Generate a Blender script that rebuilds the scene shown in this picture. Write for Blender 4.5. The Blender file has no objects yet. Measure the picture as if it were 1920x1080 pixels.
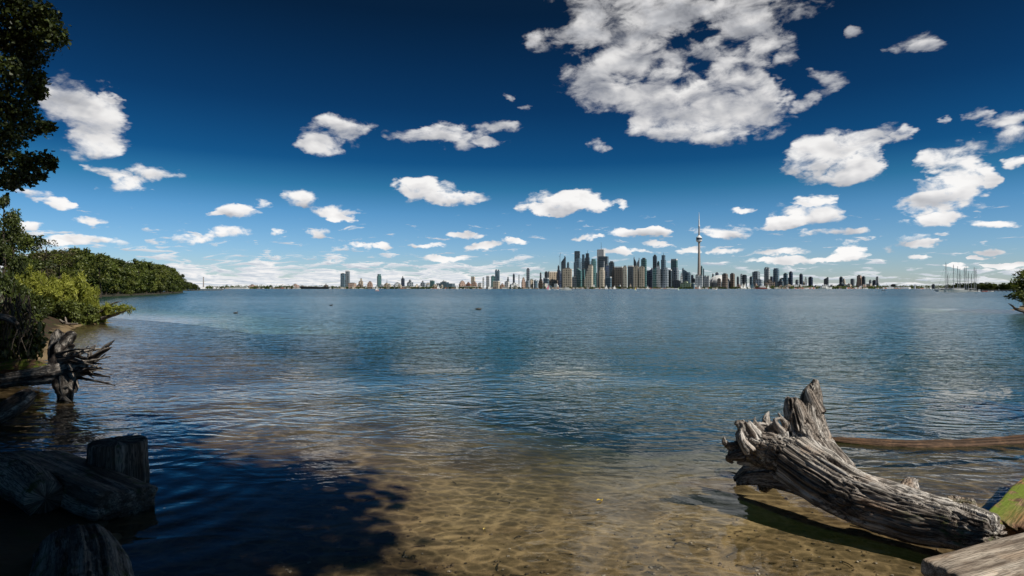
import bpy, math, random
import numpy as np
from mathutils import Vector, noise as mnoise

SC = bpy.context.scene
COL = SC.collection
F = 1144.0            # focal length in photo pixels (1920 wide)
EYE = 1.6             # eye height above the lake
HZ = 541.0            # photo row of the horizon
SUN = Vector((0.80, -0.50, 1.10)).normalized()
R = random.Random(7)

def gp(px, py):
    """a photo pixel on the lake plane -> (x, y)"""
    y = EYE * F / (py - HZ)
    return ((px - 960) / F * y, y)
def at(px, py, y):
    """a photo pixel at depth y -> point"""
    return Vector(((px - 960) / F * y, y, EYE - (py - HZ) / F * y))

# ------------------------------------------------------------------ objects
def tag(o, label=None, cat=None, group=None, kind=None):
    if label: o['label'] = label
    if cat: o['category'] = cat
    if group: o['group'] = group
    if kind: o['kind'] = kind
    return o
def empty(name, loc=(0, 0, 0), rz=0.0):
    o = bpy.data.objects.new(name, None); COL.objects.link(o)
    o.location = loc; o.rotation_euler = (0, 0, rz); o.empty_display_size = 0.3
    return o
def link(name, me, mat=None, parent=None, smooth=False):
    o = bpy.data.objects.new(name, me); COL.objects.link(o)
    if mat is not None and len(me.materials) == 0: me.materials.append(mat)
    if smooth: me.polygons.foreach_set('use_smooth', [True] * len(me.polygons))
    if parent is not None: o.parent = parent
    return o
def copy_tree(o, parent=None):
    c = o.copy(); COL.objects.link(c)
    if parent is not None: c.parent = parent
    for ch in o.children: copy_tree(ch, c)
    return c

class MB:
    def __init__(s): s.v = []; s.f = []
    def add(s, vs, fs):
        b = len(s.v); s.v += [tuple(v) for v in vs]; s.f += [tuple(i + b for i in f) for f in fs]
    def box(s, x0, x1, y0, y1, z0, z1):
        s.add([(x0,y0,z0),(x1,y0,z0),(x1,y1,z0),(x0,y1,z0),(x0,y0,z1),(x1,y0,z1),(x1,y1,z1),(x0,y1,z1)],
              [(3,2,1,0),(4,5,6,7),(0,1,5,4),(1,2,6,5),(2,3,7,6),(3,0,4,7)])
    def prism(s, poly, z0, z1):
        n = len(poly); z1 = z1 if isinstance(z1, (list, tuple)) else [z1] * n
        s.add([(p[0], p[1], z0) for p in poly] + [(p[0], p[1], z1[i]) for i, p in enumerate(poly)],
              [tuple(range(n - 1, -1, -1)), tuple(range(n, 2 * n))] + [(i, (i + 1) % n, n + (i + 1) % n, n + i) for i in range(n)])
    def lathe(s, prof, n=16, cx=0, cy=0, lobe=0):
        b = len(s.v); m = len(prof)
        for (r, z) in prof:
            for k in range(n):
                a = 2 * math.pi * k / n
                rr = r * (1 + lobe * math.cos(3 * a))
                s.v.append((cx + rr * math.cos(a), cy + rr * math.sin(a), z))
        for i in range(m - 1):
            for k in range(n):
                k2 = (k + 1) % n
                s.f.append((b + i*n + k, b + i*n + k2, b + (i+1)*n + k2, b + (i+1)*n + k))
        s.f.append(tuple(b + k for k in range(n - 1, -1, -1))); s.f.append(tuple(b + (m-1)*n + k for k in range(n)))
    def sweep(s, pts, rad, n=8, squash=None, jag=0.0, rnd=None):
        pts = [Vector(p) for p in pts]; b = len(s.v); m = len(pts)
        up = Vector((0.13, 0.31, 0.94)); prev = None
        for i, p in enumerate(pts):
            t = (pts[min(i+1, m-1)] - pts[max(i-1, 0)]).normalized()
            if prev is None:
                a = t.cross(up)
                if a.length < 0.05: a = t.cross(Vector((1, 0, 0)))
                a.normalize()
            else:
                a = (prev - t * prev.dot(t)).normalized()
            prev = a; c = t.cross(a)
            for k in range(n):
                an = 2 * math.pi * k / n; r = rad[i]
                q = p + a * (math.cos(an) * r) + c * (math.sin(an) * r)
                if jag and i in (0, m - 1): q += t * ((rnd or R).uniform(-jag, jag))
                s.v.append(tuple(q))
        for i in range(m - 1):
            for k in range(n):
                k2 = (k + 1) % n
                s.f.append((b + i*n + k, b + i*n + k2, b + (i+1)*n + k2, b + (i+1)*n + k))
        s.f.append(tuple(b + k for k in range(n - 1, -1, -1))); s.f.append(tuple(b + (m-1)*n + k for k in range(n)))
    def mesh(s, name):
        me = bpy.data.meshes.new(name); me.from_pydata(s.v, [], s.f); me.update(); return me
    def build(s, name, mat, parent=None, smooth=False):
        return link(name, s.mesh(name), mat, parent, smooth)

def mesh_np(name, v, quads, facetone=None):
    me = bpy.data.meshes.new(name); n = len(quads)
    me.vertices.add(len(v)); me.vertices.foreach_set('co', np.asarray(v, np.float32).ravel())
    me.loops.add(n * 4); me.loops.foreach_set('vertex_index', np.asarray(quads, np.int32).ravel())
    me.polygons.add(n); me.polygons.foreach_set('loop_start', np.arange(0, n * 4, 4, dtype=np.int32))
    me.update(calc_edges=True)
    if facetone is not None:
        a = me.attributes.new('tone', 'FLOAT', 'FACE'); a.data.foreach_set('value', np.asarray(facetone, np.float32))
    return me

# ------------------------------------------------------------------ node helper
class NT:
    def __init__(s, tree): s.t = tree; s.n = tree.nodes; s.l = tree.links
    def new(s, ty, **kw):
        nd = s.n.new(ty)
        for k, v in kw.items(): setattr(nd, k, v)
        return nd
    def put(s, sock, val):
        if val is None: return
        if hasattr(val, 'is_output'): s.l.new(val, sock)
        else:
            if hasattr(sock.default_value, '__len__') and not hasattr(val, '__len__'): val = (val,) * len(sock.default_value)
            if hasattr(sock.default_value, '__len__') and len(sock.default_value) == 4 and len(val) == 3: val = tuple(val) + (1.0,)
            sock.default_value = val
    def m(s, op, a, b=None, c=None, clamp=False):
        nd = s.new('ShaderNodeMath', operation=op, use_clamp=clamp)
        for i, x in enumerate((a, b, c)):
            if x is not None: s.put(nd.inputs[i], x)
        return nd.outputs[0]
    def vm(s, op, a, b=None, c=None, scale=None, out=0):
        nd = s.new('ShaderNodeVectorMath', operation=op)
        for i, x in enumerate((a, b, c)):
            if x is not None: s.put(nd.inputs[i], x)
        if scale is not None: s.put(nd.inputs['Scale'], scale)
        return nd.outputs['Value'] if op in ('DOT_PRODUCT', 'LENGTH', 'DISTANCE') else nd.outputs[out]
    def noise(s, vec, scale=1.0, detail=2.0, rough=0.5, dist=0.0, color=False):
        nd = s.new('ShaderNodeTexNoise'); s.put(nd.inputs['Vector'], vec)
        s.put(nd.inputs['Scale'], scale); s.put(nd.inputs['Detail'], detail); s.put(nd.inputs['Roughness'], rough); s.put(nd.inputs['Distortion'], dist)
        return nd.outputs[1] if color else nd.outputs[0]
    def mix(s, f, a, b, ty='MIX'):
        nd = s.new('ShaderNodeMix', data_type='RGBA', blend_type=ty)
        s.put(nd.inputs[0], f); s.put(nd.inputs[6], a); s.put(nd.inputs[7], b); return nd.outputs[2]
    def ramp(s, f, stops, interp='LINEAR'):
        nd = s.new('ShaderNodeValToRGB'); cr = nd.color_ramp; cr.interpolation = interp
        while len(cr.elements) < len(stops): cr.elements.new(0.5)
        for e, (p, c) in zip(cr.elements, stops):
            e.position = p; e.color = (tuple(c) + (1,))[:4] if hasattr(c, '__len__') else (c, c, c, 1)
        s.put(nd.inputs[0], f); return nd.outputs[0]
    def step(s, x, lo, hi):
        nd = s.new('ShaderNodeMapRange', interpolation_type='SMOOTHSTEP')
        s.put(nd.inputs[0], x); s.put(nd.inputs[1], lo); s.put(nd.inputs[2], hi); return nd.outputs[0]
    def sep(s, v):
        nd = s.new('ShaderNodeSeparateXYZ'); s.put(nd.inputs[0], v); return nd.outputs
    def comb(s, x, y, z):
        nd = s.new('ShaderNodeCombineXYZ')
        for i, q in enumerate((x, y, z)): s.put(nd.inputs[i], q)
        return nd.outputs[0]
    def attr(s, name, out='Fac'):
        return s.new('ShaderNodeAttribute', attribute_name=name).outputs[out]
    def bump(s, h, strength, dist=0.1, normal=None):
        nd = s.new('ShaderNodeBump'); s.put(nd.inputs['Height'], h); s.put(nd.inputs['Strength'], strength); s.put(nd.inputs['Distance'], dist)
        if normal is not None: s.put(nd.inputs['Normal'], normal)
        return nd.outputs[0]
    def pbsdf(s, color, rough=0.6, normal=None, spec=0.5, metal=0.0):
        nd = s.new('ShaderNodeBsdfPrincipled'); s.put(nd.inputs['Base Color'], color); s.put(nd.inputs['Roughness'], rough)
        s.put(nd.inputs['Metallic'], metal); s.put(nd.inputs['Specular IOR Level'], spec)
        if normal is not None: s.put(nd.inputs['Normal'], normal)
        return nd.outputs[0]
    def out(s, sh):
        o = s.new('ShaderNodeOutputMaterial'); s.l.new(sh, o.inputs[0])
def newmat(name):
    m = bpy.data.materials.new(name); m.use_nodes = True; m.node_tree.nodes.clear(); return m, NT(m.node_tree)

# ------------------------------------------------------------------ materials
def mat_plain(name, col, rough=0.6, var=0.12, scale=3.0, metal=0.0):
    m, t = newmat(name); oc = t.new('ShaderNodeTexCoord').outputs['Object']
    n = t.noise(oc, scale, 3)
    c = t.mix(n, tuple(x * (1 - var) for x in col), tuple(min(1, x * (1 + var)) for x in col))
    t.out(t.pbsdf(c, rough, metal=metal)); return m

def mat_facade(name, wall, glass, floor=3.6, bay=6.0, wv=0.35, wh=0.3, rough=0.15, gvar=0.5):
    m, t = newmat(name); tc = t.new('ShaderNodeTexCoord'); g = t.sep(tc.outputs['Object']); nn = t.sep(tc.outputs['Normal'])
    u = t.m('ADD', g[0], g[1])
    fu = t.m('GREATER_THAN', t.m('FRACT', t.m('DIVIDE', u, bay)), wv)
    fz = t.m('GREATER_THAN', t.m('FRACT', t.m('DIVIDE', g[2], floor)), wh)
    side = t.m('LESS_THAN', t.m('ABSOLUTE', nn[2]), 0.6)
    mask = t.m('MULTIPLY', t.m('MULTIPLY', fu, fz), side)
    cell = t.comb(t.m('FLOOR', t.m('DIVIDE', u, bay)), t.m('FLOOR', t.m('DIVIDE', g[2], floor * 2)), 0.5)
    w = t.new('ShaderNodeTexWhiteNoise'); t.put(w.inputs['Vector'], cell)
    gc = t.mix(w.outputs['Value'], tuple(x * (1 - gvar) for x in glass), tuple(x * (1 + gvar) for x in glass))
    big = t.noise(tc.outputs['Object'], 0.02, 3)
    wc = t.mix(big, tuple(x * 0.82 for x in wall), tuple(min(1, x * 1.12) for x in wall))
    c = t.mix(mask, wc, gc)
    r = t.m('MULTIPLY_ADD', mask, rough - 0.65, 0.65)
    t.out(t.pbsdf(c, r, spec=0.6)); return m

def mat_leaf(name, dark, light, trans=0.35):
    m, t = newmat(name); tone = t.attr('tone')
    oi = t.new('ShaderNodeObjectInfo').outputs['Random']
    tt = t.m('ADD', tone, t.m('MULTIPLY_ADD', oi, 0.3, -0.15), clamp=True)
    c = t.mix(tt, dark, light)
    p = t.pbsdf(c, 0.5, spec=0.35)
    tr = t.new('ShaderNodeBsdfTranslucent'); t.put(tr.inputs[0], t.mix(0.5, c, (light[0]*1.3, light[1]*1.4, light[2]*0.6)))
    mx = t.new('ShaderNodeMixShader'); t.put(mx.inputs[0], trans); t.l.new(p, mx.inputs[1]); t.l.new(tr.outputs[0], mx.inputs[2])
    t.out(mx.outputs[0]); return m

def mat_bark(name, dark, light, scale=6.0):
    m, t = newmat(name); oc = t.new('ShaderNodeTexCoord').outputs['Object']
    v = t.vm('MULTIPLY', oc, (1, 1, 0.25)); n = t.noise(v, scale, 4, 0.6)
    t.out(t.pbsdf(t.mix(n, dark, light), 0.85, t.bump(n, 0.6, 0.05), spec=0.2)); return m

def mat_wood(name, dark, mid, light, moss=None, moss_amt=0.0, crack=1.0, warm=(0.2, 0.11, 0.06), warm_amt=0.25, rough=0.75):
    """weathered wood; 'grain' is a per-vertex coordinate squeezed along the fibre"""
    m, t = newmat(name); g = t.attr('grain', 'Vector'); oc = t.new('ShaderNodeTexCoord').outputs['Object']
    f1 = t.noise(g, 22, 4, 0.6); f2 = t.noise(g, 70, 3, 0.6); f3 = t.noise(g, 9, 3, 0.5, 0.4)
    blot = t.noise(oc, 5, 4, 0.6)
    base = t.mix(t.step(f1, 0.32, 0.66), dark, mid)
    base = t.mix(t.m('MULTIPLY', t.step(t.m('ADD', f3, t.m('MULTIPLY_ADD', blot, 0.6, -0.3)), 0.42, 0.66), 0.85), base, light)
    base = t.mix(t.m('MULTIPLY', t.step(blot, 0.5, 0.68), warm_amt), base, warm)
    f4 = t.noise(g, 26, 3, 0.55)
    line = t.m('MULTIPLY', t.step(t.m('ABSOLUTE', t.m('SUBTRACT', f2, 0.5)), 0.0, 0.06), t.step(t.m('ABSOLUTE', t.m('SUBTRACT', f4, 0.5)), 0.004, 0.045))
    base = t.mix(t.m('MULTIPLY_ADD', line, -0.85 * crack, 0.85 * crack), base, tuple(x * 0.35 for x in dark))
    if moss:
        z = t.sep(t.new('ShaderNodeNewGeometry').outputs['Normal'])[2]
        mm = t.m('MULTIPLY', t.step(t.m('ADD', t.noise(oc, 7, 5, 0.65), moss_amt), 0.52, 0.64), t.step(z, -0.3, 0.5))
        pos = t.attr('mossmask'); mm = t.m('MULTIPLY', mm, pos)
        mc = t.mix(t.noise(oc, 60, 3), tuple(x * 0.5 for x in moss), tuple(x * 1.4 for x in moss))
        base = t.mix(mm, base, mc)
    h = t.m('ADD', t.m('MULTIPLY', f1, 0.7), t.m('MULTIPLY', f2, 0.4))
    t.out(t.pbsdf(base, rough, t.bump(h, 0.8, 0.012), spec=0.25)); return m
# ------------------------------------------------------------------ render, camera, sun
SC.view_settings.view_transform = 'Standard'; SC.view_settings.look = 'None'
SC.view_settings.exposure = 0.0; SC.view_settings.gamma = 1.0
SC.cycles.use_denoising = True
try:
    SC.cycles.denoiser = 'OPENIMAGEDENOISE'; SC.cycles.denoising_input_passes = 'RGB_ALBEDO_NORMAL'
except Exception: pass
SC.cycles.use_adaptive_sampling = True; SC.cycles.adaptive_threshold = 0.015; SC.cycles.adaptive_min_samples = 16
SC.cycles.max_bounces = 6; SC.cycles.diffuse_bounces = 2; SC.cycles.glossy_bounces = 3; SC.cycles.transparent_max_bounces = 12
SC.cycles.caustics_reflective = False; SC.cycles.caustics_refractive = False
SC.cycles.sample_clamp_indirect = 4.0
cam = bpy.data.cameras.new('camera'); co = bpy.data.objects.new('camera', cam); COL.objects.link(co)
cam.sensor_width = 36.0; cam.lens = 36.0 * F / 1920.0; cam.clip_start = 0.05; cam.clip_end = 90000
cam.shift_y = (HZ - 540.0) / 1920.0
co.location = (0, 0, EYE); co.rotation_euler = (math.radians(90), 0, 0); SC.camera = co
sl = bpy.data.lights.new('sun', 'SUN'); sl.energy = 4.8; sl.angle = math.radians(0.5); sl.color = (1.0, 0.95, 0.86)
so = bpy.data.objects.new('sun', sl); COL.objects.link(so); so.location = (20, -20, 40)
so.rotation_euler = (-SUN).to_track_quat('-Z', 'Y').to_euler()

# ------------------------------------------------------------------ sky with cumulus, all by direction
# cumulus heaps: photo column, row, half width, half height
CL = [
 (1110,20,70,55),(1160,75,85,50),(1100,150,50,40),(1190,140,65,50),(1150,185,55,28),(1215,30,60,55),(1255,5,70,30),(1240,195,75,35),
 (1320,215,115,48),(1405,218,75,42),(1310,250,80,24),(1215,240,40,18),(1375,165,75,42),(1395,125,60,35),(1300,95,50,22),(1340,15,90,30),
 (1440,15,100,34),(1385,55,60,25),(1450,75,38,18),(1425,175,50,30),(1480,105,22,20),(1020,75,42,26),(1545,155,38,26),(1512,192,24,14),
 (150,195,72,52),(185,240,60,42),(110,185,60,42),(165,275,55,22),(212,185,16,12),(195,322,34,15),(290,322,50,20),(237,350,56,17),(68,362,46,13),
 (122,382,30,9),(170,411,38,7),(48,424,30,13),(140,450,46,10),(215,456,30,9),(98,466,40,10),(300,455,14,7),(358,447,40,12),(432,434,46,13),
 (444,395,42,12),(400,405,14,6),(495,382,16,9),(562,368,36,15),(518,435,15,9),(596,432,28,9),(638,394,44,14),(650,408,26,8),
 (622,255,58,30),(655,235,44,18),(605,275,40,18),(862,258,72,22),(830,248,40,18),(765,250,38,18),(925,268,34,8),(945,235,46,10),(800,358,66,20),(860,372,52,12),(780,350,34,16),
 (1045,378,78,22),(1090,370,46,18),(1025,395,46,12),(1165,378,18,7),(1120,268,22,14),(955,180,14,8),(982,205,12,7),(1330,165,30,16),
 (875,440,42,6),(905,461,38,7),(962,453,25,6),(720,457,22,8),(800,458,32,5),(675,460,22,6),(838,488,40,6),
 (1187,437,62,12),(1220,432,30,10),(1102,427,28,4),(1100,443,22,6),(1230,459,32,6),(1290,463,22,8),(1160,472,30,6),(1210,473,26,5),
 (1375,432,58,12),(1358,470,32,8),(1385,396,26,6),(1515,398,66,22),(1465,420,42,9),(1525,374,40,10),(1455,470,50,7),(1475,486,44,7),(1410,485,30,5),
 (1560,300,100,36),(1600,325,50,22),(1570,265,60,22),(1650,248,58,20),(1690,245,22,14),(1500,300,40,22),(1635,290,30,18),
 (1785,300,52,30),(1795,345,72,34),(1765,385,70,24),(1745,412,62,12),(1845,421,46,9),(1850,335,24,14),(1890,262,52,28),(1900,218,44,14),(1828,215,22,12),(1775,230,12,9),(1905,310,20,10),
 (1715,72,46,18),(1745,82,34,12),(1602,60,18,14),(1262,140,44,20),(1715,450,60,14),(1745,460,30,8),(1570,435,54,9),(1590,452,46,7),(1590,478,46,10),(1545,482,26,6),(1608,466,30,7),
 (1730,484,22,4),(1872,470,24,6),(1895,500,34,5),(1868,501,20,4),(1795,497,22,4),(1850,482,20,4),
]
W = bpy.data.worlds.new('World'); SC.world = W; W.use_nodes = True; W.node_tree.nodes.clear(); t = NT(W.node_tree)
W.cycles.sampling_method = 'MANUAL'; W.cycles.sample_map_resolution = 512
sky = t.new('ShaderNodeTexSky', sky_type='NISHITA'); sky.sun_disc = False
sky.sun_elevation = math.asin(SUN.z); sky.sun_rotation = math.atan2(SUN.x, SUN.y); sky.air_density = 1.0; sky.dust_density = 0.3; sky.ozone_density = 2.0
dirn = t.new('ShaderNodeTexCoord').outputs['Generated']
d = t.sep(dirn)
az = t.m('ARCTAN2', d[0], d[1]); el = t.m('ARCSINE', t.m('MINIMUM', t.m('MAXIMUM', d[2], -1.0), 1.0))
P = t.comb(az, el, 0.0)
warp = t.noise(t.vm('MULTIPLY', P, (16, 30, 1)), 1.0, 4, 0.62, color=True)
Pw = t.vm('MULTIPLY_ADD', t.vm('SUBTRACT', warp, (0.5, 0.5, 0.5)), (0.085, 0.034, 0.0), P)
S = 0.0; H = 0.0
for (cx, cy, hw, hh) in CL:
    u = (cx - 960) / F; v = (HZ - cy) / F
    a = math.atan(u); e = math.atan(v / math.sqrt(1 + u * u))
    su = 1.0 / (1.38 * hw / F * math.cos(a) ** 2); sv = 1.0 / (1.38 * hh / F * math.cos(a) * math.cos(e) ** 2)
    q = t.vm('MULTIPLY_ADD', Pw, (su, sv, 0.0), (-a * su, -e * sv, 0.0))
    w = t.m('SUBTRACT', 1.0, t.vm('DOT_PRODUCT', q, q), clamp=True)
    S = w if isinstance(S, float) else t.m('ADD', S, w)
    if hh < 9: continue
    ey = t.vm('DOT_PRODUCT', q, (0, 1, 0))
    H = t.m('MULTIPLY', w, ey) if isinstance(H, float) else t.m('MULTIPLY_ADD', w, ey, H)
n1 = t.noise(t.vm('MULTIPLY', P, (20, 36, 1)), 1.0, 8, 0.585, 0.3)
n1b = t.noise(t.vm('MULTIPLY', t.vm('ADD', P, (-0.010, -0.016, 0)), (14, 26, 1)), 1.0, 3, 0.5, 0.3)
n1s = t.noise(t.vm('MULTIPLY', P, (14, 26, 1)), 1.0, 3, 0.5, 0.3)
hi = t.step(el, 0.08, 0.30)
D = t.m('ADD', t.m('MULTIPLY', t.m('MINIMUM', S, 1.2), 1.45), t.m('MULTIPLY_ADD', t.m('SUBTRACT', n1, 0.5), t.m('MULTIPLY_ADD', hi, 0.8, 3.8), -0.75))
D = t.m('SUBTRACT', D, t.m('MULTIPLY', t.step(S, 0.28, 0.0), 0.5))
alpha = t.step(D, -0.12, t.m('MULTIPLY_ADD', hi, 0.95, 0.62))
hm = t.m('DIVIDE', H, t.m('MAXIMUM', S, 0.05))
lit = t.m('ADD', t.m('MULTIPLY_ADD', hm, 0.42, 0.76), t.m('MULTIPLY', t.m('SUBTRACT', n1b, n1s), 1.5))
thick = t.m('MULTIPLY', t.step(D, 0.5, 1.25), t.step(el, 0.12, 0.34))
lit = t.m('SUBTRACT', lit, t.m('MULTIPLY', thick, 0.22), clamp=True)
ccol = t.ramp(lit, [(0.0, (0.30, 0.31, 0.34)), (0.4, (0.56, 0.57, 0.60)), (0.7, (0.84, 0.83, 0.83)), (0.9, (0.97, 0.96, 0.95))])
ccol = t.mix(hi, ccol, t.vm('SCALE', ccol, scale=0.87))   # cloud shading is put into the colour; high clouds darker for shaded undersides
# far banks of cumulus stacked toward the horizon
Pb = t.comb(t.m('MULTIPLY', az, 22.0), t.m('MULTIPLY', t.m('POWER', t.m('MAXIMUM', el, 0.0), 0.75), 75.0), 0.0)
nb = t.noise(Pb, 1.0, 6, 0.62, 0.5); nb2 = t.noise(t.vm('ADD', Pb, (-0.12, -0.30, 0)), 1.0, 4, 0.6, 0.5)
left = t.step(az, 0.25, -0.15)
cov = t.m('ADD', t.m('MULTIPLY', t.step(el, 0.06, 0.0), t.m('MULTIPLY_ADD', left, 0.12, 0.10)), t.m('MULTIPLY', t.step(el, 0.12, 0.05), t.m('MULTIPLY_ADD', left, 0.05, 0.05)))
ab = t.m('MULTIPLY', t.step(t.m('ADD', nb, cov), 0.635, 0.73), t.step(el, 0.135, 0.09))
bl = t.m('MULTIPLY_ADD', t.m('SUBTRACT', nb2, nb), 2.6, 0.64, clamp=True)
bcol = t.ramp(bl, [(0.0, (0.44, 0.51, 0.60)), (0.55, (0.70, 0.74, 0.79)), (0.9, (0.92, 0.91, 0.91))])
# grade the physical sky by height: polarised deep blue, overhead brightened as added fill
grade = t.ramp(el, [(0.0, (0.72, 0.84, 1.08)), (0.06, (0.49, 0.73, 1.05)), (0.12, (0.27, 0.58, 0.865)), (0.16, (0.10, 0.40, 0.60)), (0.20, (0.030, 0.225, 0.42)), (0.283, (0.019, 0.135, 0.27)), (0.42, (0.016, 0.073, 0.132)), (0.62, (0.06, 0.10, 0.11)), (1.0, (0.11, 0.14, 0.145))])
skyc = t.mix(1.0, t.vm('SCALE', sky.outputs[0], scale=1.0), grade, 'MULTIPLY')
inv = 1.0 / 0.10
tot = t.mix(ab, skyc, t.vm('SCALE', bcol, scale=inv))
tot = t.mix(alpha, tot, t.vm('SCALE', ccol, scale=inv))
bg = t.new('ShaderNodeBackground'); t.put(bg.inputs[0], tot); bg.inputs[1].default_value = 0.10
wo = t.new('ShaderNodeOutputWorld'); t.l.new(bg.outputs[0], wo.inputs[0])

# ------------------------------------------------------------------ shore shape
SHORE = [(60,70),(37.5,46),(35.6,41),(37,34),(31,20),(21,9.5),(10,4.1),(5.6,3.1),(3.6,2.45),(1.0,2.2),(-0.9,2.2),(-1.6,2.5),(-2.0,3.1),(-2.5,4.0),(-3.2,4.75),(-4.6,5.5),(-5.9,6.9),
         (-7.2,8.5),(-8.6,10.2),(-9.3,12.2),(-11.2,15),(-14.2,19.4),(-17.6,24.2),(-18.9,26.6),(-18.6,28.2),(-21,30.5),(-28,36),(-44,50),(-70,78)]
LAND = np.array(SHORE + [(-200,80),(-200,-60),(90,-60),(90,70)], float)
def shore_dist(x, y):
    """signed distance to the waterline, positive on land"""
    x = np.asarray(x, float); y = np.asarray(y, float); inside = np.zeros(x.shape, bool); best = np.full(x.shape, 1e9)
    n = len(LAND); ns = len(SHORE)
    for i in range(n):
        ax, ay = LAND[i]; bx, by = LAND[(i + 1) % n]
        c = (ay > y) != (by > y)
        with np.errstate(divide='ignore', invalid='ignore'):
            xi = (bx - ax) * (y - ay) / ((by - ay) if by != ay else 1e-9) + ax
        inside ^= c & (x < xi)
        if i < ns - 1:
            dx, dy = bx - ax, by - ay; tt = np.clip(((x - ax) * dx + (y - ay) * dy) / (dx*dx + dy*dy), 0, 1)
            best = np.minimum(best, np.hypot(x - ax - tt*dx, y - ay - tt*dy))
    return np.where(inside, best, -best)
def ground_z(x, y):
    d = shore_dist(x, y); x = np.asarray(x, float); y = np.asarray(y, float)
    left = np.clip((-x - 2.5) / 5.0, 0, 1) * np.clip((y - 2.0) / 5.0, 0, 1)
    beach = np.exp(-((x + 10.0) / 2.0) ** 2 - ((y - 12.2) / 2.6) ** 2)
    land = (1 - left) * 0.05 * d + left * (1 - 0.75 * beach) * 1.3 * (1 - np.exp(-np.maximum(d - 0.2, 0) / 2.0)) + 0.04 * np.minimum(d, 4)
    w = -d; shoal = np.exp(-((x + 5.5) / 4.0) ** 2) * np.clip((y - 6) / 4, 0, 1) * np.exp(-np.maximum(y - 12, 0) / 6)
    water = -(0.018 + 0.016 * w + 0.0115 * w ** 2 + 0.019 * np.maximum(w - 2.8, 0) ** 2) * (1 - 0.55 * shoal)
    return np.where(d > 0, np.minimum(land, 6.0), np.maximum(water, -4.0))

def mat_ground():
    m, t = newmat('shore_ground'); geo = t.new('ShaderNodeNewGeometry'); p = geo.outputs['Position']; z = t.sep(p)[2]
    a = t.noise(p, 1.1, 4, 0.6); b = t.noise(p, 9, 5, 0.65); c = t.noise(p, 45, 3, 0.7)
    rip = t.noise(t.vm('MULTIPLY', p, (2.2, 7.5, 1)), 1.0, 2, 0.5, 0.6)
    sand = t.mix(b, (0.36, 0.272, 0.15), (0.49, 0.38, 0.22))
    sand = t.mix(t.step(a, 0.45, 0.65), sand, (0.29, 0.21, 0.115))
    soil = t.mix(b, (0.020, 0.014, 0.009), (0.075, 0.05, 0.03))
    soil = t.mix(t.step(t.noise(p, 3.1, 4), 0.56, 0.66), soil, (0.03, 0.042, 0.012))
    debris = t.step(c, 0.60, 0.70)
    shal = t.step(z, -0.11, -0.03)
    sand = t.mix(t.m('MULTIPLY', debris, t.m('MULTIPLY_ADD', shal, 0.50, 0.06)), sand, (0.035, 0.022, 0.013))
    sand = t.mix(t.m('MULTIPLY', shal, 0.62), sand, t.mix(b, (0.045, 0.03, 0.016), (0.17, 0.11, 0.06)))
    peb = t.new('ShaderNodeTexVoronoi'); t.put(peb.inputs['Vector'], p); t.put(peb.inputs['Scale'], 26.0)
    pm = t.m('MULTIPLY', t.step(peb.outputs['Distance'], 0.22, 0.10), t.step(t.sep(peb.outputs['Color'])[0], 0.82, 0.84))
    sand = t.mix(t.m('MULTIPLY', pm, 0.7), sand, t.mix(t.sep(peb.outputs['Color'])[1], (0.06, 0.04, 0.03), (0.42, 0.36, 0.28)))
    dry = t.step(z, 0.02, 0.10)
    px = t.sep(p)
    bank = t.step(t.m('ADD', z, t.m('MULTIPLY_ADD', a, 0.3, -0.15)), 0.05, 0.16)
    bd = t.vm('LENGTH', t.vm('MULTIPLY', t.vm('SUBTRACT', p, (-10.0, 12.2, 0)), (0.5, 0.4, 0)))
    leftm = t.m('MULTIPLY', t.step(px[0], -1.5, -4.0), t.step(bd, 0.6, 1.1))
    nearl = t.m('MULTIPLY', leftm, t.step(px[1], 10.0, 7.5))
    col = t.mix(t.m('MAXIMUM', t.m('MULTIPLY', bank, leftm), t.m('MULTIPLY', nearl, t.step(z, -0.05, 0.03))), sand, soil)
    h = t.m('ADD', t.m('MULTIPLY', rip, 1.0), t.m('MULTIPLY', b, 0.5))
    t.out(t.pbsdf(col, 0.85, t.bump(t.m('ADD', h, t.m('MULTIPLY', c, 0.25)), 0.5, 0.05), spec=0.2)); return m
def axis(lo, hi, c, n, k):
    u = np.linspace(-1, 1, n); s = np.sinh(k * u) / math.sinh(k)
    return c + np.where(s < 0, s * (c - lo), s * (hi - c))
gx = axis(-190, 80, 0, 300, 4.2); gy = axis(-40, 75, 4.5, 260, 3.4)
GX, GY = np.meshgrid(gx, gy); GZ = ground_z(GX, GY)
nz = np.array([mnoise.noise(Vector((a * 1.3, b * 1.3, 0))) * 0.5 + mnoise.noise(Vector((a * 4.1, b * 4.1, 3))) * 0.22 for a, b in zip(GX.ravel(), GY.ravel())]).reshape(GX.shape)
GZ = GZ + nz * np.where(GZ > 0, np.clip(0.05 + GZ * 0.3, 0.02, 0.22), np.clip(-GZ * 0.15, 0.008, 0.12))
def grid_quads(r, c):
    i = np.arange(r * c).reshape(r, c); return np.stack([i[:-1,:-1], i[:-1,1:], i[1:,1:], i[1:,:-1]], -1).reshape(-1, 4)
gme = mesh_np('ground', np.stack([GX, GY, GZ], -1).reshape(-1, 3), grid_quads(*GX.shape))
g_obj = link('ground', gme, mat_ground(), smooth=True); tag(g_obj, 'brown sandy lake shore and shallow lake bed with a dark earth bank at left', kind='structure')

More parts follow.
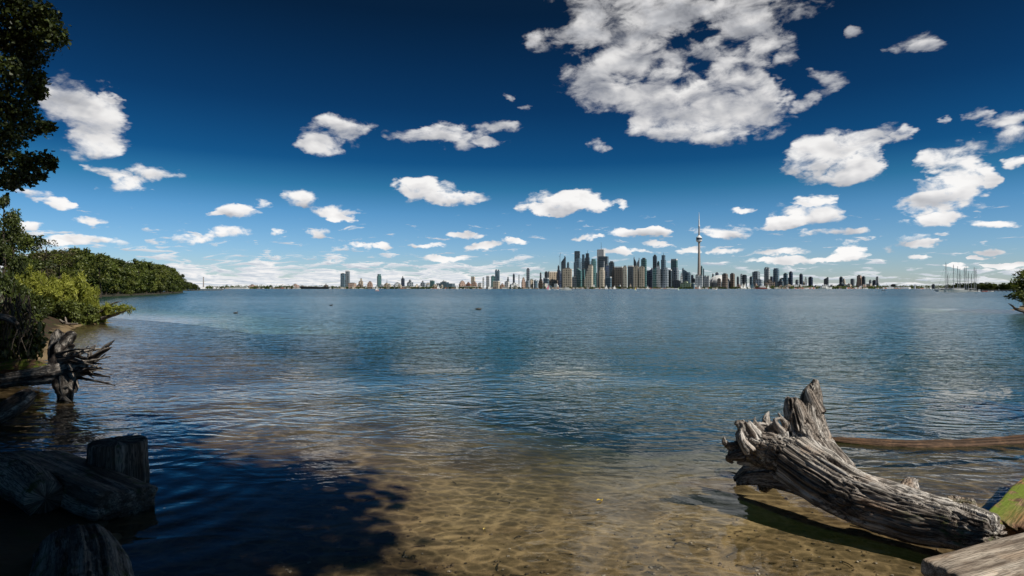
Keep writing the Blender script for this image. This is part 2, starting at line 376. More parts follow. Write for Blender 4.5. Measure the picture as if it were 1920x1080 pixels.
# ------------------------------------------------------------------ lake
def mat_water():
    m, t = newmat('lake_water'); p = t.new('ShaderNodeNewGeometry').outputs['Position']
    depth = t.attr('depth')
    dist = t.vm('LENGTH', p)
    gust = t.noise(t.vm('MULTIPLY', p, (0.012, 0.03, 0)), 1.0, 3, 0.55)
    amp = t.m('MULTIPLY', t.m('MULTIPLY_ADD', t.step(dist, 4.2, 12.0), 1.25, 0.11), t.m('MULTIPLY', t.m('MULTIPLY_ADD', t.step(dist, 15.0, 160.0), 0.15, 1.0), t.m('MULTIPLY_ADD', gust, 0.8, 0.48)))
    EPS = 0.012
    rings = [(-3.1, 4.95, 24.0, 0.0016, 1.7), (-2.45, 4.3, 15.0, 0.0022, 1.2), (1.75, 4.85, 26.0, 0.0012, 1.0)]
    def height(v):
        a = t.noise(t.vm('MULTIPLY', v, (1.15, 2.2, 0)), 1.0, 2, 0.55, 0.7)
        r = t.new('ShaderNodeVectorRotate', rotation_type='Z_AXIS'); t.put(r.inputs['Vector'], v); r.inputs['Angle'].default_value = 0.45
        b = t.noise(t.vm('MULTIPLY', r.outputs[0], (4.2, 7.0, 0)), 1.0, 3, 0.6, 0.5)
        r2 = t.new('ShaderNodeVectorRotate', rotation_type='Z_AXIS'); t.put(r2.inputs['Vector'], v); r2.inputs['Angle'].default_value = -0.35
        c = t.noise(t.vm('MULTIPLY', r2.outputs[0], (0.16, 0.5, 0)), 1.0, 1, 0.5)
        h = t.m('MULTIPLY_ADD', t.m('ABSOLUTE', t.m('SUBTRACT', a, 0.5)), -0.075, t.m('MULTIPLY', b, 0.019))
        h = t.m('MULTIPLY_ADD', c, 0.10, h)
        return h
    def ring(v):
        tot = 0.0
        for (rx, ry, k, am, rad) in rings:
            q = t.vm('LENGTH', t.vm('SUBTRACT', t.vm('MULTIPLY', v, (1, 1, 0)), (rx, ry, 0)))
            s = t.m('MULTIPLY', t.m('SINE', t.m('MULTIPLY', q, k)), t.m('MULTIPLY', t.step(q, rad, rad * 0.35), am))
            tot = s if isinstance(tot, float) else t.m('ADD', tot, s)
        return tot
    vs = [p, t.vm('ADD', p, (EPS, 0, 0)), t.vm('ADD', p, (0, EPS, 0))]
    hs = [t.m('MULTIPLY_ADD', height(v), amp, ring(v)) for v in vs]
    sx = t.m('DIVIDE', t.m('SUBTRACT', hs[0], hs[1]), EPS); sy = t.m('DIVIDE', t.m('SUBTRACT', hs[0], hs[2]), EPS)
    # far out only the wave faces turned to this shore show above the crests before them
    pr = t.vm('NORMALIZE', t.vm('MULTIPLY', p, (-1, -1, 0))); sv = t.vm('DOT_PRODUCT', t.comb(sx, sy, 0.0), pr)
    k = t.m('MULTIPLY', t.m('SUBTRACT', t.m('ABSOLUTE', sv), sv), t.step(dist, 6.0, 17.0))
    nrm = t.vm('NORMALIZE', t.vm('ADD', t.comb(sx, sy, 1.0), t.vm('SCALE', pr, scale=k)))
    gl = t.new('ShaderNodeBsdfGlossy'); t.put(gl.inputs['Color'], (1, 1, 1)); t.put(gl.inputs['Roughness'], t.m('MULTIPLY_ADD', t.step(dist, 5, 200), 0.16, 0.03)); t.put(gl.inputs['Normal'], nrm)
    # Schlick reflectance, the same from both sides (the surface passes light straight through)
    cosi = t.m('ABSOLUTE', t.vm('DOT_PRODUCT', nrm, t.new('ShaderNodeNewGeometry').outputs['Incoming']))
    fr = t.m('MULTIPLY_ADD', t.m('POWER', t.m('SUBTRACT', 1.0, cosi, clamp=True), 5.0), 0.98, 0.02, clamp=True)
    body = t.new('ShaderNodeBsdfDiffuse'); t.put(body.inputs[0], t.mix(t.step(depth, 0.3, 2.6), (0.032, 0.056, 0.012), (0.014, 0.056, 0.043)))
    # caustic light net painted into the surface's see-through tint
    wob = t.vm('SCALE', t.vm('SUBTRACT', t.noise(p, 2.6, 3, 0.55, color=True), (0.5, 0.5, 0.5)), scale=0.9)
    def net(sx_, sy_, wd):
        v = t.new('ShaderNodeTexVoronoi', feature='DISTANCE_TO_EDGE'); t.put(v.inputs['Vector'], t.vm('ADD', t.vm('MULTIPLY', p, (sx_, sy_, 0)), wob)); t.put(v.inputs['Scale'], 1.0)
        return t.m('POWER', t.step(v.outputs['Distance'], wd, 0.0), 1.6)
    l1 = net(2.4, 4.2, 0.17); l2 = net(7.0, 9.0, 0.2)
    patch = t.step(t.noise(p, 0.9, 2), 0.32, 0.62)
    lens = t.m('MULTIPLY_ADD', l1, t.m('MULTIPLY_ADD', patch, 0.34, 0.10), t.m('MULTIPLY_ADD', l2, t.m('MULTIPLY', t.step(dist, 7.0, 4.0), 0.34), 0.52), clamp=True)  # painted light net, scales the transparent tint
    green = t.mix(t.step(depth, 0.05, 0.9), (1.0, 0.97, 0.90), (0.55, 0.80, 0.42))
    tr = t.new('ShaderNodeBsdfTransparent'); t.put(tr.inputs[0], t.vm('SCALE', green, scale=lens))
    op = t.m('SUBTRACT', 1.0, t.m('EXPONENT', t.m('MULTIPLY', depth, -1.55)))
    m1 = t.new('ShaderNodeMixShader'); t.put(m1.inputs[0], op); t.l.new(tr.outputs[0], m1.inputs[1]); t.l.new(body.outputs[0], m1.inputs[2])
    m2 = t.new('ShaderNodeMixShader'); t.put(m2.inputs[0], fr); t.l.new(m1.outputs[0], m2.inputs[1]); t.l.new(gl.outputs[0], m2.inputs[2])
    t.out(m2.outputs[0]); return m
ra = np.concatenate([np.geomspace(1.6, 80, 170), np.geomspace(85, 3200, 40)]); an = np.radians(np.linspace(-84, 84, 260))
RA, AN = np.meshgrid(ra, an, indexing='ij'); WX = RA * np.sin(AN); WY = RA * np.cos(AN)
WD = np.clip(-ground_z(WX, WY), 0.0, 4.0); WD = np.where(RA > 60, 4.0, WD)
wme = mesh_np('lake_water', np.stack([WX, WY, np.zeros_like(WX)], -1).reshape(-1, 3), grid_quads(*WX.shape))
at_ = wme.attributes.new('depth', 'FLOAT', 'POINT'); at_.data.foreach_set('value', WD.ravel().astype(np.float32))
tag(link('lake_water', wme, mat_water(), smooth=True), 'rippled blue lake turning clear and brown in the shallows', kind='structure')

# far shore the city stands on, out to the horizon
fb = MB(); fb.v = [(-9000, 3150, -2), (9000, 3150, -2), (9000, 3150, 1.2), (-9000, 3150, 1.2), (-60000, 60000, 1.2), (60000, 60000, 1.2)]
fb.f = [(0, 1, 2, 3), (3, 2, 5, 4)]
fb.build('far_shore', mat_plain('far_shore_ground', (0.16, 0.14, 0.10), 0.9, 0.4, 0.01))['kind'] = 'structure'
COL.objects['far_shore']['label'] = 'low flat city shore on the far side of the lake'
# ------------------------------------------------------------------ driftwood from tapering limbs fused by a voxel remesh
def fused(segs, voxel, n=14, jag=0.0, rnd=None, smooth_it=2):
    b = MB()
    for pts, rad in segs: b.sweep(pts, rad, n, jag=jag, rnd=rnd)
    me = b.mesh('tmp'); o = bpy.data.objects.new('tmp', me); COL.objects.link(o)
    md = o.modifiers.new('r', 'REMESH'); md.mode = 'VOXEL'; md.voxel_size = voxel; md.use_smooth_shade = True
    if smooth_it:
        sm = o.modifiers.new('s', 'SMOOTH'); sm.iterations = smooth_it; sm.factor = 0.5
    dg = bpy.context.evaluated_depsgraph_get(); dg.update()
    out = bpy.data.meshes.new_from_object(o.evaluated_get(dg)); bpy.data.objects.remove(o); bpy.data.meshes.remove(me)
    return out
def grainify(me, segs, origin, amp, freq=14.0, seed=0.0, mossfn=None, rag=0.0):
    """ridges and cracks that follow each limb; the grain coordinate keeps the same number of fibres where a limb flares"""
    n = len(me.vertices); v = np.empty(n * 3, np.float32); me.vertices.foreach_get('co', v); v = v.reshape(-1, 3).astype(float)
    nr = np.empty(n * 3, np.float32); me.vertices.foreach_get('normal', nr); nr = nr.reshape(-1, 3).astype(float)
    best = np.full(n, 1e9); q = np.zeros((n, 3)); rl = np.full(n, 0.1)
    for ci, (pts, rad) in enumerate(segs):
        s0 = 0.0; rm = max(rad); parts = []; kmin = np.full(n, 1e9)
        for i in range(len(pts) - 1):
            a = np.array(pts[i], float); b = np.array(pts[i + 1], float); d = b - a; L = np.linalg.norm(d)
            if L < 1e-6: continue
            tt = np.clip(((v - a) @ d) / (L * L), 0, 1); pr = v - a - tt[:, None] * d; dist = np.linalg.norm(pr, axis=1)
            r = rad[i] + (rad[i + 1] - rad[i]) * tt; k = dist / np.maximum(r, 0.008) + (0.12 if ci else 0.0)
            pr2 = pr - (pr @ d)[:, None] * d / (L * L)
            parts.append((k, pr2 / np.maximum(dist, 1e-4)[:, None] * rm, d / L, s0 + tt * L, r)); kmin = np.minimum(kmin, k); s0 += L
        ws = np.zeros(n); pp = np.zeros((n, 3)); dd = np.zeros((n, 3)); ss = np.zeros(n); rr = np.zeros(n)
        for k, p_, d_, s_, r_ in parts:                      # neighbouring pieces of one limb blend, so the grain runs on unbroken
            w = np.exp(-(k - kmin) / 0.07); ws += w; pp += p_ * w[:, None]; dd += d_ * w[:, None]; ss += s_ * w; rr += r_ * w
        m = kmin < best
        qq = pp / ws[:, None] + np.array([0.31, 0.52, 0.79]) * (ss / ws * 0.022)[:, None] + (seed + ci * 0.7)
        best[m] = kmin[m]; q[m] = qq[m]; rl[m] = (rr / ws)[m]
    disp = np.empty(n)
    for i in range(n):
        k = Vector(q[i]); a = mnoise.noise(k * freq); b2 = mnoise.noise(k * freq * 2.3 + Vector((7, 1, 3)))
        crack = max(0.0, 1 - abs(a) * 8.0); c2 = max(0.0, 1 - abs(b2) * 4.5)
        disp[i] = mnoise.noise(k * freq * 0.5) * 0.8 - crack * 1.15 - c2 * 0.6 + 0.45 + mnoise.noise(Vector(v[i]) * 6) * 0.5
        if rag: disp[i] += rag * mnoise.noise(Vector(v[i]) * 23)
    v2 = v + nr * (disp * np.minimum(amp, rl * 0.25))[:, None]
    me.vertices.foreach_set('co', v2.astype(np.float32).ravel())
    g = me.attributes.new('grain', 'FLOAT_VECTOR', 'POINT'); g.data.foreach_set('vector', q.astype(np.float32).ravel())
    mm = np.ones(n) if mossfn is None else mossfn(v)
    a = me.attributes.new('mossmask', 'FLOAT', 'POINT'); a.data.foreach_set('value', mm.astype(np.float32))
    me.polygons.foreach_set('use_smooth', [True] * len(me.polygons)); me.update()
def smooth_chain(pts, rad, k=4):
    pts = [Vector(p) for p in pts]; n = len(pts)
    if n < 3: return [tuple(p) for p in pts], list(rad)
    P2 = []; R2 = []
    for i in range(n - 1):
        p0, p1, p2, p3 = pts[max(i-1, 0)], pts[i], pts[i+1], pts[min(i+2, n-1)]
        for j in range(k):
            u = j / k; q = 0.5 * ((2*p1) + (p2 - p0)*u + (2*p0 - 5*p1 + 4*p2 - p3)*u*u + (3*p1 - p0 - 3*p2 + p3)*u**3)
            P2.append(tuple(q)); R2.append(rad[i] + (rad[i+1] - rad[i]) * (u*u*(3-2*u)))
    P2.append(tuple(pts[-1])); R2.append(rad[-1]); return P2, R2
def driftwood(name, segs, mat, voxel=0.012, amp=0.012, freq=14.0, seed=0.0, jag=0.0, mossfn=None, parent=None, origin=None, smooth_it=2, rag=0.0):
    o0 = Vector(origin) if origin else Vector(segs[0][0][0])
    local = [smooth_chain([Vector(p) - o0 for p in pts], rad) for pts, rad in segs]
    me = fused(local, voxel, jag=jag, rnd=random.Random(int(seed * 10) + 3), smooth_it=smooth_it)
    mf = (lambda v: mossfn(v + np.array(o0))) if mossfn else None
    grainify(me, local, (0, 0, 0), amp, freq, seed, mossfn=mf, rag=rag)
    me.name = name; o = link(name, me, mat, parent); o.location = o0; return o

M_DRIFT = mat_wood('weathered_grey_wood', (0.06, 0.046, 0.037), (0.38, 0.325, 0.28), (0.78, 0.73, 0.67), moss=(0.10, 0.15, 0.02), moss_amt=0.0, warm=(0.26, 0.16, 0.095), warm_amt=0.65)
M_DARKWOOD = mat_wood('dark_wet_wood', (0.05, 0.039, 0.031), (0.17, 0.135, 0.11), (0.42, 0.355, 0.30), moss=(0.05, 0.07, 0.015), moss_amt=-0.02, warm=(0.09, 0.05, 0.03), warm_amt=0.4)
M_ROOT = mat_wood('bleached_root_wood', (0.03, 0.022, 0.018), (0.13, 0.10, 0.08), (0.50, 0.44, 0.38), warm=(0.16, 0.09, 0.05), warm_amt=0.4)
M_ROOTDARK = mat_wood('dark_root_wood', (0.02, 0.015, 0.013), (0.11, 0.088, 0.074), (0.60, 0.54, 0.47), warm=(0.07, 0.045, 0.03), warm_amt=0.5)  # root wood with its shade and wet put into darker colours
M_LOGBROWN = mat_wood('brown_waterlogged_wood', (0.05, 0.028, 0.016), (0.15, 0.085, 0.05), (0.26, 0.17, 0.11), warm=(0.22, 0.11, 0.05), warm_amt=0.6)
M_PALE = mat_wood('pale_timber_wood', (0.22, 0.17, 0.13), (0.50, 0.425, 0.345), (0.72, 0.64, 0.54), warm=(0.40, 0.27, 0.17), warm_amt=0.5, crack=0.8)  # the timber's own pale colour
M_MOSSY = mat_wood('mossy_board_wood', (0.12, 0.065, 0.04), (0.26, 0.14, 0.08), (0.38, 0.24, 0.15), moss=(0.15, 0.20, 0.026), moss_amt=0.11, warm=(0.36, 0.15, 0.07), warm_amt=0.6)

# the big weathered trunk with its root flare, lower right
A = lambda px, py, y: tuple(at(px, py, y))
trunk = [A(1862,1003,3.54), A(1800,990,3.70), A(1700,966,3.92), A(1602,932,4.14), A(1545,900,4.36), A(1490,862,4.60)]
segs = [(trunk, [0.105, 0.135, 0.165, 0.172, 0.185, 0.19]),
        ([A(1565,890,4.38), A(1533,835,4.64), A(1521,785,4.82), A(1523,746,4.92), A(1531,713,4.96)], [0.145, 0.115, 0.095, 0.072, 0.022]),
        ([A(1545,885,4.45), A(1512,825,4.66), A(1494,775,4.76), A(1486,748,4.80)], [0.14, 0.115, 0.085, 0.05]),
        ([A(1510,872,4.56), A(1450,842,4.74), A(1408,824,4.80), A(1388,806,4.82)], [0.18, 0.14, 0.10, 0.05]),
        ([A(1500,876,4.62), A(1440,856,4.76), A(1390,842,4.80), A(1362,833,4.80), A(1357,820,4.80)], [0.14, 0.10, 0.05, 0.026, 0.010]),
        ([A(1385,835,4.80), A(1372,848,4.79), A(1388,860,4.78)], [0.04, 0.028, 0.018]),
        ([A(1480,836,4.74), A(1446,806,4.78), A(1436,786,4.80), A(1442,772,4.82)], [0.085, 0.05, 0.03, 0.008]),
        ([A(1440,800,4.78), A(1424,797,4.78), A(1414,806,4.78)], [0.03, 0.026, 0.016]),
        ([A(1500,830,4.70), A(1476,800,4.72), A(1460,776,4.74)], [0.06, 0.03, 0.008]),
        ([A(1478,822,4.70), A(1458,800,4.71), A(1452,788,4.71), A(1462,784,4.71)], [0.04, 0.022, 0.014, 0.01]),
        ([A(1530,900,4.50), A(1470,888,4.70), A(1415,888,4.90), A(1380,902,5.02)], [0.14, 0.12, 0.08, 0.035]),
        ([A(1470,885,4.82), A(1440,902,4.95), A(1428,918,4.98)], [0.08, 0.06, 0.04]),
        ([A(1420,820,4.74), A(1408,800,4.76), A(1404,788,4.77)], [0.05, 0.03, 0.010]),
        ([A(1400,815,4.76), A(1390,796,4.78), A(1378,792,4.79)], [0.05, 0.035, 0.014]),
        ([A(1390,850,4.76), A(1366,858,4.78), A(1374,868,4.78)], [0.05, 0.026, 0.010]),
        ([A(1512,800,4.72), A(1500,770,4.76), A(1484,757,4.78)], [0.08, 0.04, 0.016]),
        ([A(1535,775,4.80), A(1520,742,4.86), A(1514,728,4.90)], [0.06, 0.04, 0.012]),
        ([A(1450,872,4.82), A(1410,864,4.86), A(1384,868,4.88)], [0.08, 0.04, 0.014]),
        ([A(1806,985,3.74), A(1801,960,3.76), A(1799,942,3.76)], [0.10, 0.085, 0.07]),
        ([A(1700,940,4.0), A(1706,912,4.08), A(1712,898,4.10)], [0.09, 0.05, 0.025])]
rr_ = random.Random(4)
for k in range(16):                                      # splinters round the broken root rim
    f = rr_.random(); px0 = 1392 + 110 * f + rr_.uniform(-8, 8); py0 = 822 - 36 * f + rr_.uniform(-8, 10); ln = rr_.uniform(14, 34); an_ = rr_.uniform(0.9, 1.9) + (0.5 if f < .3 else 0)
    y0 = 4.78 + rr_.uniform(-.08, .08); r0 = rr_.uniform(0.018, 0.032)
    segs.append(([A(px0 + 14, py0 + 18, y0), A(px0, py0, y0), A(px0 + ln * math.cos(an_), py0 - ln * math.sin(an_), y0 + rr_.uniform(-.05, .1))], [r0 * 1.5, r0, 0.006]))
big = driftwood('driftwood_trunk', segs, M_DRIFT, voxel=0.0068, amp=0.021, freq=20, seed=1.3, jag=0.02, smooth_it=1, rag=0.08,
                mossfn=lambda v: np.clip(1.0 - (v[:, 1] - 3.4) * 2.2, 0, 1) * 1.2)
tag(big, 'large weathered silver grey driftwood trunk with flared broken roots lying in the shallows', 'driftwood')
seg2 = [([A(1340,884,5.45), A(1380,893,5.28), A(1420,905,5.12)], [0.018, 0.03, 0.04])]
tag(driftwood('branch', seg2, M_DARKWOOD, 0.009, 0.006, seed=2.0), 'short dark branch half sunk under the flared root end of the grey trunk', 'branch')

# thin log lying in the water behind it
pts = [A(1552,826,6.42), A(1610,832,6.32), A(1690,838,6.22), A(1780,838,6.22), A(1860,834,6.30), A(1960,826,6.42), A(2060,815,6.60)]
tag(driftwood('sunken_log', [(pts, [0.035, 0.06, 0.065, 0.068, 0.07, 0.075, 0.08])], M_LOGBROWN, 0.012, 0.010, seed=4.0),
    'long thin brown log half sunk in the water beyond the grey trunk', 'log')

# boards and beams: rounded, worn timbers with split ends
def timber(name, p0, p1, w, h, mat, seed, tilt=0.0, amp=0.006, mossfn=None, taper=0.0, nx=90):
    p0 = Vector(p0); p1 = Vector(p1); ax = (p1 - p0); L = ax.length; ax.normalize()
    side = ax.cross(Vector((0, 0, 1))).normalized(); up = side.cross(ax)
    if tilt: side, up = side * math.cos(tilt) + up * math.sin(tilt), up * math.cos(tilt) - side * math.sin(tilt)
    rn = random.Random(seed); prof = []
    r = min(w, h) * 0.12
    for (cx, cz, a0) in ((w/2 - r, h/2 - r, 0), (-w/2 + r, h/2 - r, 90), (-w/2 + r, -h/2 + r, 180), (w/2 - r, -h/2 + r, 270)):
        for k in range(4):
            a = math.radians(a0 + k * 30); prof.append((cx + r * math.cos(a), cz + r * math.sin(a)))
    full = []
    for i in range(len(prof)):
        a, b = prof[i], prof[(i + 1) % len(prof)]; m = max(1, int(math.hypot(b[0]-a[0], b[1]-a[1]) / 0.012))
        for k in range(m): full.append((a[0] + (b[0]-a[0]) * k / m, a[1] + (b[1]-a[1]) * k / m))
    n = len(full); V = []; Q = []; Fc = []
    for i in range(nx + 1):
        s = i / nx * L; end = min(s, L - s); rd = 1.0 - 0.10 * max(0, 1 - end / 0.03) ** 2; rd *= 1 - taper * i / nx
        for (a, c) in full:
            k = Vector((a * 16, c * 16, s * 1.4 + seed)); g = (0.5 - abs(mnoise.noise(k))) * amp * 2 + mnoise.noise(Vector((a*4, c*4, s*4 + seed))) * amp * 2.2
            e = mnoise.noise(Vector((a * 22, c * 22, seed + (5 if s > L/2 else 0)))) * 0.035 * (1 if end < 0.001 else (0.6 if end < L/nx*1.5 else 0))
            q = p0 + ax * (s + e) + (side * a + up * c) * rd * (1 + g / max(0.04, math.hypot(a, c)))
            V.append(q - p0); Q.append((a, c + seed, s * 0.07))
    for i in range(nx):
        for k in range(n):
            k2 = (k + 1) % n; Fc.append((i*n + k, i*n + k2, (i+1)*n + k2, (i+1)*n + k))
    for ring, st in ((0, 1), (nx, -1)):
        base = ring * n; c = len(V); V.append(sum((V[base + k] for k in range(n)), Vector()) / n); Q.append((0, seed, 0))
        for k in range(n):
            k2 = (k + 1) % n; Fc.append((c, base + k2, base + k) if st == 1 else (c, base + k, base + k2))
    me = bpy.data.meshes.new(name); me.from_pydata([tuple(v) for v in V], [], Fc); me.update()
    at1 = me.attributes.new('grain', 'FLOAT_VECTOR', 'POINT'); at1.data.foreach_set('vector', np.array(Q, np.float32).ravel())
    mv = np.array([tuple(v + p0) for v in V]); mm = np.ones(len(V)) if mossfn is None else mossfn(mv)
    at2 = me.attributes.new('mossmask', 'FLOAT', 'POINT'); at2.data.foreach_set('value', np.asarray(mm, np.float32))
    o = link(name, me, mat, smooth=True); o.location = p0; return o
mb = timber('mossy_board', A(1930,1010,3.80), A(2062,850,4.95), 0.48, 0.10, M_MOSSY, 3, tilt=-0.10, mossfn=lambda v: np.clip(((v[:, 0] - 3.222) * -0.6 + (v[:, 1] - 3.80) * 0.8 - 0.05 + ((v[:, 0] - 3.222) * 0.8 + (v[:, 1] - 3.80) * 0.6) * 0.12) * 6, 0, 1))
tag(mb, 'thick wooden board covered in bright green moss at the right edge of the shallows', 'board')
pb = timber('pale_timber', A(1776,1098,3.16), A(2060,1018,3.38), 0.30, 0.16, M_PALE, 8, tilt=0.10)
tag(pb, 'pale squared timber in the bottom right corner beside the grey trunk', 'timber')

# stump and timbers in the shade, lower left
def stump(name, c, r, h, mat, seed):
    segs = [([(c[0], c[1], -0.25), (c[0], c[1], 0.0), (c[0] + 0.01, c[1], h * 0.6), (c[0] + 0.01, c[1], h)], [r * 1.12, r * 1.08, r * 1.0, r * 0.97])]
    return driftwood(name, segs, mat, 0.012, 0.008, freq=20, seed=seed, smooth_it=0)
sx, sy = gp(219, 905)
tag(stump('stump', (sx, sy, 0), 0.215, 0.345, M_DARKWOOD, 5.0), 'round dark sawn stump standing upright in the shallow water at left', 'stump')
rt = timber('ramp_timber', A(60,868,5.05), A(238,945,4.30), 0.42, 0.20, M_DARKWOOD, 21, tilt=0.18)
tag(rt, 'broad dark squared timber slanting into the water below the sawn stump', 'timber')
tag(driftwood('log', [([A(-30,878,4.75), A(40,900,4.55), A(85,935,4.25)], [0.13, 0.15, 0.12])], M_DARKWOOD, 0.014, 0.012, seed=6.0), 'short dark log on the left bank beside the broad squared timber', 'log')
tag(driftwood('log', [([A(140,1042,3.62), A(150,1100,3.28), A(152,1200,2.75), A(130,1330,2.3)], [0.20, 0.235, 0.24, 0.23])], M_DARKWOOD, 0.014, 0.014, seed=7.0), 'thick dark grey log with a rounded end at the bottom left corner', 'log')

# uprooted stump with tangled roots at the left waterline
D0 = 8.9
rw = [([A(-70,728,8.6), A(20,712,8.7), A(90,702,8.8), A(125,695,8.9)], [0.09, 0.10, 0.13, 0.16]),
      ([A(118,700,8.9), A(122,730,8.9), A(122,752,8.9), A(121,775,8.9)], [0.16, 0.10, 0.085, 0.085]),
      ([A(118,695,8.9), A(112,655,9.0), A(110,632,9.0), A(108,618,9.0)], [0.17, 0.14, 0.10, 0.02]),
      ([A(112,650,9.0), A(124,638,9.0), A(132,628,9.0), A(139,622,9.0)], [0.11, 0.08, 0.07, 0.03]),
      ([A(122,668,8.9), A(132,650,8.9), A(141,648,8.8)], [0.09, 0.04, 0.012]),
      ([A(100,672,8.9), A(97,655,8.8), A(100,647,8.75), A(108,639,8.7)], [0.05, 0.03, 0.024, 0.010]),
      ([A(120,690,8.9), A(150,684,8.8), A(175,672,8.7), A(196,652,8.65), A(216,637,8.6)], [0.12, 0.06, 0.04, 0.03, 0.008]),
      ([A(172,673,8.7), A(192,660,8.6), A(211,650,8.55)], [0.045, 0.03, 0.010]),
      ([A(168,670,8.75), A(170,655,8.75), A(180,647,8.75)], [0.035, 0.026, 0.012])]
rr_ = random.Random(77)
for k in range(34):
    a0 = rr_.uniform(-0.45, 0.75); ln = rr_.uniform(0.35, 1.0); yd = rr_.uniform(-0.35, 0.25); px0 = 122 + rr_.uniform(-14, 22); py0 = 690 + rr_.uniform(-30, 18)
    px1 = px0 + 85 * ln * math.cos(a0); py1 = py0 - 75 * ln * math.sin(a0) * 0.6 + rr_.uniform(-6, 6); mx_ = (px0 + px1) / 2 + rr_.uniform(-8, 8); my_ = (py0 + py1) / 2 + rr_.uniform(-8, 8)
    r0 = rr_.uniform(0.02, 0.04)
    rw.append(([A(px0, py0, 8.85), A(mx_, my_, 8.8 + yd * 0.5), A(px1, py1, 8.75 + yd)], [r0, r0 * 0.6, 0.011]))
for k in range(8):
    px0 = 118 + rr_.uniform(-14, 16); py0 = 705 + rr_.uniform(-10, 12)
    rw.append(([A(px0, py0, 8.8), A(px0 + rr_.uniform(-14, 22), py0 + 20, 8.7), A(px0 + rr_.uniform(-25, 30), py0 + rr_.uniform(28, 50), 8.65)], [0.06, 0.035, 0.015]))
tag(driftwood('root_stump', rw, M_ROOTDARK, 0.012, 0.018, freq=14, seed=9.0, jag=0.02, smooth_it=1, rag=0.5), 'uprooted stump with a tangle of pale tipped roots reaching over the water at left', 'stump')
tag(driftwood('log', [([A(-40,800,7.0), A(25,762,7.3), A(52,742,7.6)], [0.10, 0.12, 0.10])], M_ROOT, 0.014, 0.012, seed=11.0), 'weathered log lying on the left bank in front of the uprooted stump', 'log')
tag(driftwood('log', [([A(-40,700,10.4), A(40,690,10.3), A(86,694,10.2)], [0.14, 0.15, 0.09])], M_MOSSY, 0.016, 0.014, seed=12.0), 'moss topped log on the small sandy beach behind the uprooted stump', 'log')
tag(driftwood('branch', [([A(-10,592,9.8), A(18,598,9.6), A(32,607,9.4)], [0.05, 0.055, 0.03])], M_ROOT, 0.011, 0.006, seed=13.0), 'bleached broken branch sticking out of the dark bank at the left edge', 'branch')
for k, (a, b, c, lab) in enumerate([((112,600,25.6), (125,608,25.2), (145,607,25.0), 'pale fallen branch on the waterline below the bright willow shrubs'),]):
    tag(driftwood('branch', [([A(*a), A(*b), A(*c)], [0.04, 0.06, 0.05]), ([A(*b), A(122,594,25.2)], [0.05, 0.03])], M_ROOT, 0.025, 0.01, seed=14.0 + k), lab, 'branch')

# ------------------------------------------------------------------ foliage
def leaf_mesh(name, clumps, per, L, Wd, seed, tone=0.5, tvar=0.22, up=0.35, shell=0.55, density_by='r'):
    """many leaf shaped faces; clumps = (x,y,z,r[,count factor])"""
    g = np.random.default_rng(seed); Vs = []; Ts = []
    for cl in clumps:
        x, y, z, r = cl[:4]; k = cl[4] if len(cl) > 4 else 1.0; n = max(6, int(per * k))
        d = g.normal(size=(n, 3)); d /= np.linalg.norm(d, axis=1)[:, None]
        rr = r * (shell + (1 - shell) * g.random(n) ** 0.6) * (0.55 + 0.45 * g.random(n) ** 0.35)
        d2 = d * np.array([1, 1, 0.8]); p = np.array([x, y, z]) + d2 * rr[:, None]
        p += g.normal(size=(n, 3)) * r * 0.10
        nrm = d * 0.8 + g.normal(size=(n, 3)) * 0.75 + np.array([0, 0, up]); nrm /= np.linalg.norm(nrm, axis=1)[:, None]
        tt = g.normal(size=(n, 3)); tt -= nrm * (tt * nrm).sum(1)[:, None]; tt /= np.linalg.norm(tt, axis=1)[:, None]
        b = np.cross(nrm, tt); s = (0.6 + 0.8 * g.random(n))[:, None]
        tip = p + tt * L * s; mid = p + tt * L * 0.45 * s + nrm * L * 0.06 * s
        Vs.append(np.stack([p, mid + b * Wd * 0.5 * s, tip, mid - b * Wd * 0.5 * s], 1))
        ct = tone + g.normal() * tvar * 0.7
        Ts.append(np.clip(ct + g.normal(size=n) * tvar, 0, 1))
    V = np.concatenate(Vs).reshape(-1, 3); T = np.concatenate(Ts)
    return mesh_np(name, V, np.arange(len(V)).reshape(-1, 4), T)
def limb(p0, p1, n, wob, rn, sag=0.0):
    p0 = Vector(p0); p1 = Vector(p1); out = []
    for i in range(n + 1):
        s = i / n; q = p0.lerp(p1, s); k = math.sin(math.pi * s)
        q += Vector((rn.uniform(-1, 1), rn.uniform(-1, 1), rn.uniform(-1, 1))) * wob * k + Vector((0, 0, sag * k)); out.append(q)
    return out

M_TREE = mat_leaf('tree_leaves', (0.018, 0.032, 0.007), (0.145, 0.18, 0.034), 0.25)
M_TREE2 = mat_leaf('olive_tree_leaves', (0.035, 0.046, 0.010), (0.19, 0.215, 0.044), 0.25)
M_DARKLEAF = mat_leaf('deep_green_leaves', (0.009, 0.017, 0.005), (0.095, 0.12, 0.026), 0.2)
M_WILLOW = mat_leaf('willow_leaves', (0.12, 0.145, 0.022), (0.46, 0.47, 0.10), 0.42)
M_LOWLEAF = mat_leaf('undergrowth_leaves', (0.025, 0.038, 0.009), (0.18, 0.21, 0.045), 0.3)
M_RUST = mat_leaf('sparse_rusty_leaves', (0.03, 0.03, 0.014), (0.13, 0.11, 0.05), 0.25)
M_BARK = mat_bark('grey_bark', (0.02, 0.016, 0.012), (0.10, 0.082, 0.062))

